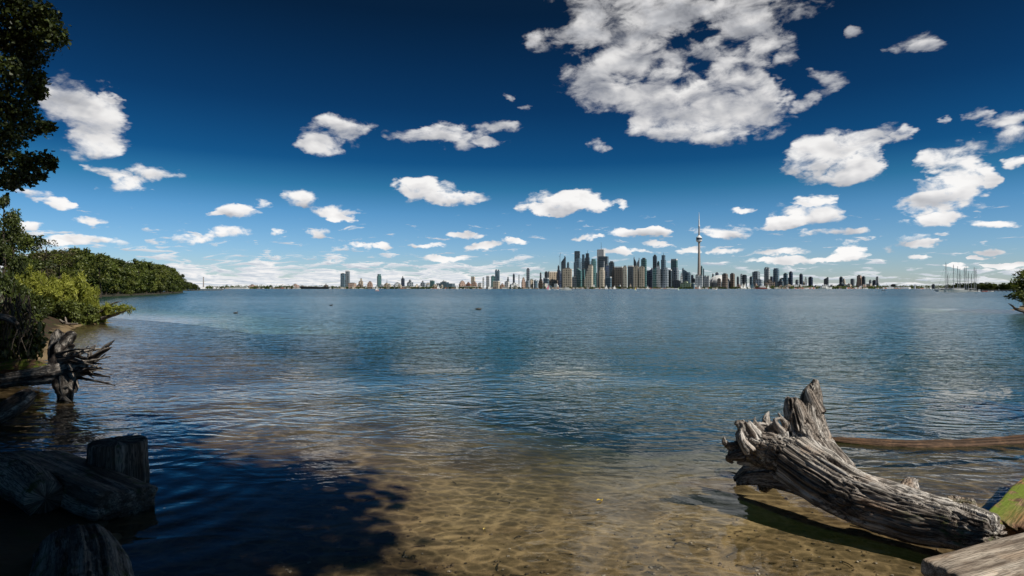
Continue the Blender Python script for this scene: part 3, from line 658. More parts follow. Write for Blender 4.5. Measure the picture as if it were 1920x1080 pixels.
def tree_meshes(H, Rw, seed, nlimb=9, nclump=34, per=60, L=0.4, Wd=0.28, crown0=0.22, tone=0.5, tip=0.6):
    rn = random.Random(seed); b = MB()
    top = Vector((rn.uniform(-.3, .3), rn.uniform(-.3, .3), H * 0.9)); tr = limb((0, 0, -0.4), top, 7, 0.15, rn)
    b.sweep(tr, [H*0.022 * (1.25 - i / 7 * 1.1) + 0.012 for i in range(8)], 8)
    clumps = []
    for k in range(nlimb):
        s = crown0 + (0.88 - crown0) * (k + 0.5) / nlimb; base = tr[0].lerp(top, s) if False else tr[min(6, int(s * 7))].lerp(tr[min(7, int(s * 7) + 1)], s * 7 - int(s * 7))
        a = k * 2.4 + rn.uniform(-.5, .5); prof = math.sin(math.pi * min(1, (s - crown0 * 0.5) * 1.05)) ** 0.6
        rr = Rw * prof * rn.uniform(0.6, 1.1); e = base + Vector((math.cos(a) * rr, math.sin(a) * rr, rr * rn.uniform(0.15, 0.6)))
        b.sweep(limb(base, e, 4, 0.12 * rr, rn), [0.05 * H / 9 * (1 - i / 4 * 0.8) + 0.008 for i in range(5)], 6)
        m = max(2, nclump // nlimb)
        for q in range(m):
            f = rn.uniform(0.35, 1.08); c = base.lerp(e, f) + Vector((rn.gauss(0, .25), rn.gauss(0, .25), rn.gauss(0, .2))) * Rw * 0.55
            clumps.append((c.x, c.y, c.z, Rw * rn.uniform(0.22, 0.40), rn.uniform(0.7, 1.3)))
    for q in range(4):
        clumps.append((top.x + rn.gauss(0, .2) * Rw, top.y + rn.gauss(0, .2) * Rw, H * rn.uniform(0.86, 0.96), Rw * rn.uniform(0.2, 0.32), 1.0))
    return b.mesh('trunk'), leaf_mesh('crown', clumps, per, L, Wd, seed, tone)
def place_tree(meshes, loc, scale, rz, leafmat, label, group=None, name='tree', cat='tree'):
    e = empty(name, loc, rz); e.scale = scale if hasattr(scale, '__len__') else (scale,) * 3
    tag(e, label, cat, group)
    for nm, me, mt in (('trunk', meshes[0], M_BARK), ('crown', meshes[1], leafmat)):
        o = bpy.data.objects.new(nm, me); COL.objects.link(o); o.parent = e
        if len(me.materials) == 0: me.materials.append(None)
        o.material_slots[0].link = 'OBJECT'; o.material_slots[0].material = mt
    return e
# wooded headland at left
hp = []
for px, py in ((60,562),(120,558.5),(190,556.5),(250,554.0),(300,551.5),(332,549.6),(344,548.2)):
    hp.append(gp(px, py))
back = [(x - 25 - 0.15 * y, y + 30) for x, y in reversed(hp)]
hb = MB(); hb.prism(hp + back, -1.0, 0.35); hl = hb.build('headland', mat_plain('headland_earth', (0.05, 0.042, 0.022), 0.9, 0.5, 0.4))
tag(hl, 'low earth headland carrying the trees at left', kind='structure')
protos = [tree_meshes(9.5, 2.7 + 0.25 * (k % 3), 31 + k, nlimb=11, nclump=55, per=110, L=0.40, Wd=0.28, crown0=(0.14, 0.2, 0.10, 0.16, 0.12)[k]) for k in range(5)]
def head_pt(s):
    k = s * (len(hp) - 1); i = min(int(k), len(hp) - 2); f = k - i; return (hp[i][0] + (hp[i+1][0] - hp[i][0]) * f, hp[i][1] + (hp[i+1][1] - hp[i][1]) * f)
def top_row(px):
    xs = [90, 120, 145, 165, 190, 205, 225, 245, 265, 290, 310, 325, 338, 345]; ys = [478, 475, 470, 479, 478, 484, 488, 489, 493, 494, 500, 507, 510, 514]
    return float(np.interp(px, xs, ys))
rn = random.Random(5); ntree = 0
for row, (n, off) in enumerate(((25, 2.0), (20, 8.0), (16, 16.0))):
    for k in range(n):
        s = 0.06 + 0.93 * (k + 0.3 * rn.random() + 0.35 * (row % 2)) / n; x, y = head_pt(min(s, 0.995))
        x -= off * 0.75; y += off * 0.6 + rn.uniform(-1, 1); px = 960 + x / y * F
        h = EYE + (HZ - (top_row(px) + rn.uniform(-8, 13) - (0 if row else -5))) / F * y
        sc = h / 9.7; lab = 'leafy green tree in the dense wood on the headland at left'
        place_tree(protos[rn.randrange(5)], (x, y, 0.3), (sc * rn.uniform(0.85, 1.15), sc, sc), rn.uniform(0, 6), M_TREE if rn.random() < 0.6 else M_TREE2, lab, 'trees of the wooded headland')
# tall loose pair rising above the headland's near end, and the little clump past its tip
loose = [tree_meshes(11, 3.0, 51 + k, nlimb=9, nclump=30, per=55, L=0.5, Wd=0.3, crown0=0.35) for k in range(2)]
for px, y, top, lab in ((140, 100, 466, 'tall loose crowned tree standing out above the near end of the wood'), (188, 108, 476, 'spreading loose crowned tree standing between the wood and the tallest loose tree')):
    x = (px - 960) / F * y; h = EYE + (HZ - top) / F * y
    place_tree(loose[px == 188], (x, y, 0.2), h / 11.0, px, M_TREE2, lab)
ct = MB(); c0 = [gp(336, 545.2), gp(378, 544.6)]; ct.prism([c0[0], c0[1], (c0[1][0] - 10, c0[1][1] + 60), (c0[0][0] - 40, c0[0][1] + 60)], -1, 0.8)
tag(ct.build('islet', mat_plain('islet_earth', (0.10, 0.09, 0.06), 0.9, 0.4, 0.2)), 'low stony islet past the tip of the headland', kind='structure')
for k in range(9):
    px = 340 + k * 4.1; y = 455 + rn.uniform(0, 40); x = (px - 960) / F * y; top = (537, 533, 531, 530, 530, 531, 533, 535, 539)[k]; h = EYE + (HZ - top) / F * y
    place_tree(protos[k % 5], (x, y, 0.6), (h / 9.7 * 1.5, h / 9.7, h / 9.7), k * 1.3, M_TREE, 'round tree in the small clump past the tip of the headland', 'trees on the small islet')

# willow shrubs and undergrowth on the near left bank
def shrub_meshes(seed, n_stem=9, H=1.0, spread=0.8, per=110, L=0.12, Wd=0.035, tone=0.55, cl=5, r=(0.14, 0.26), up=0.5):
    rn = random.Random(seed); b = MB(); clumps = []
    for k in range(n_stem):
        a = k * 2.4 + rn.uniform(-.4, .4); q = spread * rn.uniform(0.25, 1.0); h = H * rn.uniform(0.55, 1.0) * (1.1 - 0.35 * q / spread)
        e = Vector((math.cos(a) * q, math.sin(a) * q, h)); l = limb((math.cos(a) * 0.08, math.sin(a) * 0.08, -0.1), e, 4, 0.06, rn, 0.08)
        b.sweep(l, [0.022, 0.018, 0.014, 0.010, 0.005], 5)
        for j in range(cl):
            f = rn.uniform(0.3, 1.03); c = l[0].lerp(e, f) + Vector((rn.gauss(0, .1), rn.gauss(0, .1), rn.gauss(0, .08)))
            clumps.append((c.x, c.y, max(0.08, c.z), rn.uniform(*r), rn.uniform(.6, 1.3)))
    return b.mesh('stem'), leaf_mesh('foliage', clumps, per, L, Wd, seed, tone, up=up, shell=0.3)
def place_shrub(ms, px, y, py_top, hw, zb, mat, label, group=None, name='shrub', rz=None):
    x = (px - 960) / F * y; h = EYE - zb + (HZ - py_top) / F * y; w = hw / F * y
    e = empty(name, (x, y, zb), px * 0.7 if rz is None else rz); e.scale = (w, w, h); tag(e, label, 'shrub', group)
    for nm, me, mt in (('stem', ms[0], M_BARK), ('foliage', ms[1], mat)):
        o = bpy.data.objects.new(nm, me); COL.objects.link(o); o.parent = e
        if len(me.materials) == 0: me.materials.append(None)
        o.material_slots[0].link = 'OBJECT'; o.material_slots[0].material = mt
    return e
wil = [shrub_meshes(70 + k, n_stem=17, per=80, tone=0.66, cl=6, L=0.17, Wd=0.036, r=(0.09, 0.19), H=1.08) for k in range(3)]
low = [shrub_meshes(80 + k, n_stem=8, per=90, L=0.11, Wd=0.07, tone=0.4, up=0.3) for k in range(3)]
SHR = [(62,27.5,508,38,wil,M_WILLOW,'bright yellow green willow shrub nearest the left edge'),
       (100,27.5,512,38,wil,M_WILLOW,'tall bright willow shrub in the middle of the willow row'),
       (138,28.0,516,36,wil,M_WILLOW,'upright light green willow shrub right of the tallest willow'),
       (168,28.2,536,27,wil,M_WILLOW,'round pale willow shrub at the water end of the row'),
       (190,28.0,566,20,wil,M_WILLOW,'low sparse willow shrub leaning out over the water'),
       (40,24.5,558,40,low,M_LOWLEAF,'low leafy bush below the leftmost willow'),
       (80,25.5,556,40,low,M_LOWLEAF,'low green bush under the middle of the willow row'),
       (118,26.3,560,40,low,M_LOWLEAF,'low bush with dangling stems at the sandy cove'),
       (155,27.0,572,36,low,M_LOWLEAF,'low bush at the foot of the round pale willow')]
for k, (px, y, tp, hw, ms, mt, lab) in enumerate(SHR):
    zb = max(0.0, float(ground_z((px - 960) / F * y, y)))
    place_shrub(ms[k % 3], px, y, tp, hw, zb, mt, lab, name='willow_shrub' if ms is wil else 'bush')
bs = [([A(165,592,28.0), A(185,586,27.8), A(200,577,27.6), A(212,569,27.5), A(232,564,27.4)], [0.10, 0.09, 0.06, 0.04, 0.015]),
      ([A(190,597,27.5), A(215,590,27.4), A(232,584,27.3), A(243,580,27.3)], [0.09, 0.07, 0.05, 0.015]),
      ([A(200,577,27.6), A(212,575,27.5), A(222,573,27.4)], [0.04, 0.03, 0.012])]
br = empty('overhanging_branch', A(190,592,27.7)); tag(br, 'bare fallen willow branch with a tuft of leaves reaching over the water', 'branch')
o = driftwood('bough', bs, M_ROOT, 0.03, 0.012, seed=15.0); o.parent = br; o.location = Vector(o.location) - br.location
cl = [tuple(A(px, py, 27.4) - br.location for _ in (0,)).__getitem__(0) for px, py in ((208,580),(214,583),(220,580),(226,578),(232,577),(240,577))] if False else [Vector(A(px, py, 27.4)) - br.location for px, py in ((204,578),(212,582),(219,580),(226,578),(234,578),(241,579))]
link('leaves', leaf_mesh('leaves', [(c.x, c.y, c.z, 0.22, 1) for c in cl], 90, 0.20, 0.04, 91, 0.6, up=0.8), M_WILLOW, br)
BT = [(6,24.5,368,34,tree_meshes(6, 1.5, 61, nlimb=9, nclump=40, per=160, L=0.16, Wd=0.11, crown0=0.12),M_DARKLEAF,'narrow dark tree rising at the left edge behind the willow shrubs'),
      (30,29,402,34,tree_meshes(6, 1.7, 62, nlimb=9, nclump=36, per=150, L=0.17, Wd=0.12, crown0=0.10),M_TREE,'leafy tree with a sunlit top behind the narrow dark tree'),
      (20,34,440,50,tree_meshes(6, 2.2, 65, nlimb=9, nclump=40, per=130, L=0.22, Wd=0.15, crown0=0.05),M_DARKLEAF,'broad dark tree filling the bank behind the leftmost willow'),
      (84,38,455,38,tree_meshes(6, 2.0, 63, nlimb=11, nclump=30, per=60, L=0.16, Wd=0.10, crown0=0.15),M_RUST,'thin rusty leaved tree with bare twigs above the willow row'),
      (112,42,478,30,tree_meshes(6, 2.0, 64, nlimb=9, nclump=36, per=90, L=0.2, Wd=0.14, crown0=0.1),M_TREE2,'olive green tree just right of the thin rusty leaved tree'),
      (60,44,470,44,tree_meshes(6, 2.4, 66, nlimb=9, nclump=40, per=90, L=0.24, Wd=0.16, crown0=0.05),M_TREE,'green tree behind the thin rusty leaved tree')]
for px, y, tp, hw, ms, mt, lab in BT:
    x = (px - 960) / F * y; zb = 0.9; h = EYE - zb + (HZ - tp) / F * y; w = hw / F * y
    place_tree(ms, (x, y, zb), (w / 1.7, w / 1.7, h / 5.8), px, mt, lab)
NB = [(70,24.5,578,26,'small leafy bush growing down to the water at the sandy cove'),(66,22.5,572,34,'small dark bush beside the sandy cove under the low leafy bushes'),(44,16.5,600,26,'low dark bush on the bank between the cove and the uprooted stump'),(-5,15.0,505,75,'dark bush on the bank above the small sandy beach'),(0,12.6,560,48,'dark bush hanging over the bank edge at the left side'),(25,18.5,520,55,'shaded bush between the dark bank and the low leafy bushes'),(-30,10.5,560,95,'dark bush at the left edge behind the uprooted stump'),(40,21.5,560,40,'small shaded bush at the back of the sandy cove')]
nbm = [shrub_meshes(95 + k, n_stem=10, per=150, L=0.10, Wd=0.06, tone=0.35, up=0.2, cl=6) for k in range(2)]
for k, (px, y, tp, hw, lab) in enumerate(NB):
    zb = max(0.1, float(ground_z((px - 960) / F * y, y))) - 0.1
    place_shrub(nbm[k % 2], px, y, tp, hw, zb, M_DARKLEAF, lab, name='bush')
# dangling roots of the eroded bank
rn = random.Random(12); rb = MB()
for k in range(46):
    px = rn.uniform(-20, 56); y = rn.uniform(9.6, 11.2); p0 = Vector(A(px, 556 + rn.uniform(-6, 18), y)); p1 = Vector(A(px + rn.uniform(-4, 6), 640 + rn.uniform(-30, 50), y - rn.uniform(0, 0.6)))
    rb.sweep(limb(p0, p1, 5, 0.09, rn), [0.013, 0.012, 0.010, 0.008, 0.006, 0.003], 5)
tag(rb.build('hanging_roots', M_BARK), 'dark curtain of thin roots hanging from the eroded left bank', 'roots', kind='stuff')

# big tree at the upper left: bank tree whose boughs hang into the frame, explicit clumps where the photo shows them
CP = [(30,15,60),(85,30,30),(96,62,32),(112,72,16),(60,70,52),(20,80,52),(60,112,26),(25,135,48),(68,150,24),(20,190,46),(62,178,20),(78,172,12),(40,230,44),(80,240,18),(92,236,10),(10,255,40),(22,300,34),(60,305,26),(88,300,20),(96,310,12),(50,330,22),(75,328,14),(10,338,26),(25,345,14)]
bt = empty('bank_tree', (-9.4, 8.6, 0.8)); tag(bt, 'large dark broadleaf tree hanging into the upper left corner', 'tree'); B0 = bt.location
rn = random.Random(41); clumps = []
for px, py, r in CP:
    y = 9.0 + rn.uniform(-0.5, 0.5); c = Vector(A(px, py, y)) - B0; clumps.append((c.x, c.y, c.z, r / F * 9.0 * 0.98, (r / 40) ** 2 + 0.12))
bm_ = MB(); tr = limb((0, 0, -0.8), (0.3, -0.3, 9.5), 7, 0.15, rn); bm_.sweep(tr, [0.24, 0.21, 0.19, 0.17, 0.14, 0.11, 0.07, 0.04], 10)
for px, py, z0 in ((90,60,2.8),(60,150,2.2),(85,238,1.6),(80,305,1.1),(40,330,1.0),(30,200,2.0),(40,20,3.2)):
    e = Vector(A(px, py, 9.0)) - B0; bm_.sweep(limb((0.05, 0, z0), e, 5, 0.12, rn, 0.15), [0.06, 0.05, 0.035, 0.025, 0.014, 0.006], 6)
for k in range(240):
    a = rn.uniform(0, 6.28); h = rn.uniform(2.4, 10.5); q = (0.5 + 2.6 * math.sin(math.pi * min(1, (h - 2.6) / 8.5))) * rn.uniform(0.4, 1.0)
    c = Vector((math.cos(a) * q - 0.6 + max(0, h - 5.5) * 0.38, math.sin(a) * q - 0.5, h)); w = B0 + c
    if w.y > 0.5:
        px = 960 + w.x / w.y * F; py = HZ - (w.z - EYE) / w.y * F; rr = 0.75 / w.y * F
        if py > -rr - 10 and px > -rr - 30: continue
    clumps.append((c.x, c.y, c.z, rn.uniform(0.45, 0.75), 1.6))
    if k % 4 == 0: bm_.sweep(limb((0.1, -0.1, max(1.5, h - 1.8)), c, 4, 0.15, rn), [0.05, 0.04, 0.03, 0.02, 0.01], 5)
for k in range(70):                                   # unseen boughs added above the frame to darken the water's reflections
    wy_ = rn.uniform(4.5, 9.0); wx_ = rn.uniform(-8.0, -2.6 + 0.2 * (wy_ - 4.5)); wz_ = EYE + 0.475 * wy_ + 1.0 + rn.uniform(0.0, 3.2)
    c = Vector((wx_, wy_, wz_)) - B0; clumps.append((c.x, c.y, c.z, rn.uniform(0.5, 0.8), 1.3))
    if k % 4 == 0: bm_.sweep(limb((0.1, -0.1, 4.5), c, 5, 0.2, rn, 0.3), [0.08, 0.06, 0.05, 0.035, 0.02, 0.01], 6)
bm_.build('trunk', M_BARK, bt)
link('crown', leaf_mesh('crown', clumps, 560, 0.062, 0.044, 77, 0.38, up=0.3, shell=0.25), M_DARKLEAF, bt)

# shade tree behind the photographer: the photo shows its shadow across the lower left
st = empty('shade_tree', (0.6, -3.6, 0.15)); tag(st, 'tall spreading tree behind the viewer whose shadow lies over the lower left shallows', 'tree')
rn = random.Random(17); clumps = []; sb = MB(); tr = limb((0, 0, -0.5), (-0.2, 1.2, 13.0), 7, 0.2, rn); sb.sweep(tr, [0.42, 0.36, 0.32, 0.27, 0.22, 0.16, 0.10, 0.05], 10)
kx, ky = SUN.x / SUN.z, SUN.y / SUN.z
def shade_ok(gx_, gy_):
    """where the photo shows shade on the lake bed"""
    if gx_ < -13.0 or gy_ < -4: return False
    edge = np.interp(gy_, [-4, 2.5, 3.5, 4.0, 4.5, 5.1, 5.9, 6.3, 7.6, 8.4, 9.0], [-0.2, -0.8, -0.7, -0.5, -0.65, -1.05, -1.8, -3.0, -3.9, -4.9, -7.2])
    return gx_ < edge and gy_ < 9.3
tries = 0
while len(clumps) < 330 and tries < 40000:
    tries += 1
    h = rn.uniform(6.0, 14.0); gx_ = -12.5 + 12.0 * ((tries * 0.618034) % 1.0); gy_ = -3 + 12.2 * ((tries * 0.7548777) % 1.0); r = rn.uniform(0.6, 1.0)
    if not (shade_ok(gx_ + r * 0.7, gy_) and shade_ok(gx_, gy_ + r * 0.7)): continue
    if mnoise.noise(Vector((gx_ * 0.75, gy_ * 0.75, 4.2))) > 0.24: continue      # gaps between the boughs let sun through
    w = Vector((gx_ + kx * h, gy_ + ky * h, h)); c = w - st.location
    if Vector((c.x, c.y - 1.0)).length > 6.8: continue
    if w.y > 0.3 and (w.z - EYE - r) / w.y < 0.62: continue
    clumps.append((c.x, c.y, c.z, r, 1.0))
    if len(clumps) % 3 == 0: sb.sweep(limb((0, 0.3, max(3.5, h - 3.2)), c, 4, 0.25, rn), [0.09, 0.07, 0.05, 0.035, 0.015], 5)
sb.build('trunk', M_BARK, st)
link('crown', leaf_mesh('crown', clumps, 360, 0.20, 0.14, 78, 0.45, up=0.3, shell=0.2), M_TREE, st)

# shrub leaning in from the right bank
rs = empty('bank_shrub', (34.9, 40.5, 0.1)); tag(rs, 'leafy shrub leaning in over the water at the right edge', 'shrub'); B0 = rs.location
rn = random.Random(23); sb = MB(); clumps = []
for px, py, r in ((1915,515,14),(1908,530,13),(1918,538,18),(1903,540,7),(1912,552,13),(1920,560,12),(1922,525,15),(1896,536,4),(1930,545,25),(1940,520,30),(1950,560,25),(1916,598,7),(1922,606,9),(1900,555,4),(1890,556,3)):
    c = Vector(A(px, py, 40.0 + rn.uniform(-1, 1))) - B0; clumps.append((c.x, c.y, c.z, r / F * 40 * 0.85, 0.7 * (r / 14) ** 1.6 + 0.15))
    sb.sweep(limb((0.3, 0, 0.0), c, 4, 0.15, rn), [0.06, 0.05, 0.04, 0.03, 0.012], 5)
sb.build('stem', M_BARK, rs); link('foliage', leaf_mesh('foliage', clumps, 120, 0.26, 0.09, 79, 0.5, up=0.5, shell=0.2), M_LOWLEAF, rs)
tag(driftwood('branch', [([A(1930,586,39.5), A(1906,580,39.5), A(1899,574,39.4), A(1890,568.5,39.3)], [0.13, 0.09, 0.06, 0.03]), ([A(1930,575,39.5), A(1912,574.5,39.5)], [0.06, 0.04])], M_DARKWOOD, 0.035, 0.02, seed=16.0), 'dark broken branch with a pale tip in the water at the right edge', 'branch')
# tree beyond the right frame edge that shades and darkens the water there
ms = tree_meshes(7, 2.4, 88, nlimb=9, nclump=44, per=150, L=0.2, Wd=0.14, crown0=0.3)
place_tree(ms, (12.6, 4.6, 0.2), 1.0, 0.4, M_TREE, 'bushy tree outside the right edge whose shade darkens the water there')

# floating leaves and ducks
def floating_leaf(px, py, L, col, label, rz):
    x, y = gp(px, py); b = MB(); n = 10; V = []; Fc = []
    for i in range(n + 1):
        s = i / n; w = 0.36 * L * math.sin(math.pi * s) ** 0.7; xx = (s - 0.5) * L; z = 0.006 + 0.010 * math.sin(math.pi * s * 1.5) * (L / 0.09)
        V += [(xx, -w/2, z + 0.004), (xx, 0, z), (xx, w/2, z + 0.004), (xx, -w/2, z + 0.0055), (xx, 0, z + 0.0015), (xx, w/2, z + 0.0055)]
    for i in range(n):
        a, c = i * 6, (i + 1) * 6
        Fc += [(a, c, c+1, a+1), (a+1, c+1, c+2, a+2), (a+3, a+4, c+4, c+3), (a+4, a+5, c+5, c+4), (a, a+3, c+3, c), (a+2, c+2, c+5, a+5)]
    b.add(V, Fc); b.sweep([(L * 0.5, 0, 0.006), (L * 0.68, 0.01, 0.012)], [0.0016, 0.001], 5)
    o = b.build('leaf', mat_plain('leaf_' + label.split()[0], col, 0.5, 0.3, 40)); o.location = (x, y, 0); o.rotation_euler = (0, 0, rz); tag(o, label, 'leaf')
floating_leaf(1124, 940, 0.055, (0.75, 0.50, 0.03), 'small yellow leaf floating on the shallow water', 0.5)
floating_leaf(908, 994, 0.035, (0.55, 0.42, 0.12), 'tiny tan leaf floating near the bottom of the shallows', 1.2)
def duck(px, py, L, rz, label, dive=False):
    x, y = gp(px, py)
    body = [([(-0.55, 0, 0.16), (-0.38, 0, 0.10), (-0.1, 0, 0.08), (0.18, 0, 0.08), (0.36, 0, 0.10)], [0.02, 0.11, 0.19, 0.18, 0.09])]
    if dive: body += [([(0.28, 0, 0.12), (0.42, 0, 0.15), (0.50, 0, 0.06)], [0.08, 0.07, 0.06])]
    else: body += [([(0.26, 0, 0.12), (0.36, 0, 0.28), (0.40, 0, 0.40)], [0.085, 0.055, 0.06]), ([(0.36, 0, 0.42), (0.44, 0, 0.42)], [0.075, 0.07])]
    body = [([tuple(Vector(p) * L for p in pts)][0], [r * L for r in rad]) for pts, rad in body]
    e = empty('duck', (x, y, 0), rz); tag(e, label, 'duck')
    me = fused(body, 0.022 * L, 12, smooth_it=3); link('body', me, mat_plain('duck_plumage', (0.035, 0.028, 0.022), 0.6, 0.5, 20), e, True)
    bb = MB(); hx, hz = (0.52, 0.03) if dive else (0.48, 0.41)
    bb.sweep([tuple(Vector((hx, 0, hz)) * L), tuple(Vector((hx + 0.14, 0, hz - 0.02)) * L)], [0.03 * L, 0.014 * L], 8); bb.build('bill', mat_plain('duck_bill', (0.10, 0.07, 0.03), 0.4), e, True)
duck(442, 587.5, 0.30, 0.25, 'small dark duck swimming on the open water at left')
duck(897, 580.5, 0.5, 3.4, 'dark duck with its head down on the water below the city skyline', True)
duck(621, 573, 0.36, 0.0, 'tiny far duck between the other two ducks')

# stones, twigs and bark scraps lying on the lake bed
def scatter_bed():
    rn = random.Random(202); b = MB(); tw = MB(); n = 0
    while n < 900:
        px = rn.uniform(500, 1990); py = 1120 - abs(rn.gauss(0, 1)) * 110
        if py < 880: continue
        x, y = gp(px, py); d = float(shore_dist(x, y)); z = float(ground_z(x, y)); n += 1; r = rn.choice((0.005, 0.007, 0.010, 0.014)) * rn.uniform(.7, 1.4)
        a0 = rn.uniform(0, 6.28); c, s_ = math.cos(a0), math.sin(a0); e = rn.uniform(.5, 1)
        P = [(1,0,0),(0,1,0),(-1,0,0),(0,-1,0),(.6,.6,.35),(-.6,.6,.4),(-.6,-.6,.35),(.6,-.6,.4),(0,0,.6)]
        V = [(x + r*(p[0]*c - p[1]*e*s_), y + r*(p[0]*s_ + p[1]*e*c), z + .002 + r*p[2]*.8) for p in P]
        b.add(V, [(0,4,7),(0,1,4),(1,5,4),(1,2,5),(2,6,5),(2,3,6),(3,7,6),(3,0,7),(4,5,8),(5,6,8),(6,7,8),(7,4,8)])
        if n % 14 == 0:
            l = rn.uniform(.03, .12); a0 = rn.uniform(0, 6.28); p0 = Vector((x, y, z + .008)); p1 = p0 + Vector((math.cos(a0)*l, math.sin(a0)*l, rn.uniform(0, .006)))
            tw.sweep([p0, p0.lerp(p1, .5) + Vector((rn.uniform(-.01,.01), rn.uniform(-.01,.01), 0)), p1], [.004, .0035, .002], 5)
    m, t = newmat('bed_pebbles'); p = t.new('ShaderNodeNewGeometry').outputs['Position']
    wn = t.new('ShaderNodeTexWhiteNoise'); t.put(wn.inputs['Vector'], t.vm('FLOOR', t.vm('MULTIPLY', p, (22, 22, 0))))
    t.out(t.pbsdf(t.ramp(wn.outputs['Value'], [(0, (.05,.035,.025)), (.4, (.16,.11,.07)), (.75, (.30,.24,.17)), (1, (.62,.56,.48))]), .5))
    tag(b.build('pebbles', m), 'small mixed pebbles lying on the shallow lake bed', kind='stuff')
    tag(tw.build('twigs', M_DARKWOOD if False else mat_plain('twig_wood', (.10,.07,.045), .8, .4, 30)), 'dark twigs and bark scraps scattered over the shallow lake bed', kind='stuff')
scatter_bed()

# low leafy undergrowth over the dark left bank
rn = random.Random(303); cl = []; tries = 0
while len(cl) < 330 and tries < 20000:
    tries += 1; y = rn.uniform(3.0, 34); x = rn.uniform(-34, -4); d = float(shore_dist(x, y))
    if d < 0.9 or d > 14 or ((x + 10) / 2.2) ** 2 + ((y - 12.4) / 2.4) ** 2 < 1: continue
    if y < 7 and d < 2.2: continue
    z = float(ground_z(x, y)); r = rn.uniform(0.25, 0.6); cl.append((x, y, z + r * 0.5, r, r * 2))
tag(link('undergrowth', leaf_mesh('undergrowth', cl, 130, 0.12, 0.07, 304, 0.4, up=0.5, shell=0.3), M_LOWLEAF), 'low leafy undergrowth covering the dark left bank', kind='stuff')
# ------------------------------------------------------------------ the city across the harbour
FM = {  # dark, navy and blue glass tinted bluer and lighter in place of haze
 'dg': mat_facade('dark_glass_facade', (0.06, 0.08, 0.10), (0.025, 0.045, 0.065), 12, 9, 0.25, 0.3, 0.12),
 'nv': mat_facade('navy_glass_facade', (0.06, 0.08, 0.12), (0.02, 0.035, 0.075), 12, 10, 0.2, 0.25, 0.12),
 'bg': mat_facade('blue_glass_facade', (0.15, 0.21, 0.26), (0.05, 0.11, 0.16), 12, 9, 0.25, 0.3, 0.15),
 'tg': mat_facade('teal_glass_facade', (0.12, 0.22, 0.23), (0.018, 0.10, 0.105), 12, 9, 0.3, 0.3, 0.15),
 'be': mat_facade('beige_concrete_facade', (0.56, 0.47, 0.36), (0.20, 0.165, 0.13), 12, 12, 0.45, 0.35, 0.3),
 'lb': mat_facade('light_beige_facade', (0.66, 0.59, 0.48), (0.28, 0.24, 0.20), 12, 10, 0.5, 0.4, 0.3),
 'br': mat_facade('brown_stone_facade', (0.20, 0.155, 0.12), (0.045, 0.04, 0.038), 12, 11, 0.4, 0.35, 0.25),
 'gy': mat_facade('grey_concrete_facade', (0.29, 0.33, 0.37), (0.08, 0.11, 0.135), 12, 12, 0.4, 0.3, 0.2),
 'pg': mat_facade('pale_grey_facade', (0.52, 0.55, 0.57), (0.20, 0.24, 0.27), 12, 10, 0.45, 0.35, 0.2),
 'wh': mat_facade('white_facade', (0.74, 0.73, 0.71), (0.40, 0.41, 0.42), 10, 12, 0.55, 0.5, 0.3),
 'rd': mat_facade('red_brick_facade', (0.34, 0.17, 0.12), (0.12, 0.09, 0.08), 10, 12, 0.5, 0.5, 0.3),
 'pk': mat_facade('pinkish_brick_facade', (0.50, 0.36, 0.29), (0.22, 0.16, 0.14), 10, 12, 0.5, 0.5, 0.3),
 'gn': mat_facade('pale_green_facade', (0.44, 0.50, 0.34), (0.22, 0.28, 0.18), 10, 14, 0.5, 0.45, 0.3),
}
M_ROOF = mat_plain('grey_roof', (0.16, 0.16, 0.16), 0.8)
M_ROOFW = mat_plain('white_roof', (0.78, 0.77, 0.75), 0.6, 0.06)
M_STEEL = mat_plain('dark_steel', (0.05, 0.05, 0.055), 0.5)
M_CONC = mat_plain('tower_concrete', (0.30, 0.27, 0.25), 0.8, 0.1, 0.05)
M_WHITE = mat_plain('white_paint', (0.80, 0.80, 0.80), 0.45, 0.04)
M_DARKHULL = mat_plain('black_hull_paint', (0.02, 0.02, 0.022), 0.5)
crn = random.Random(99)
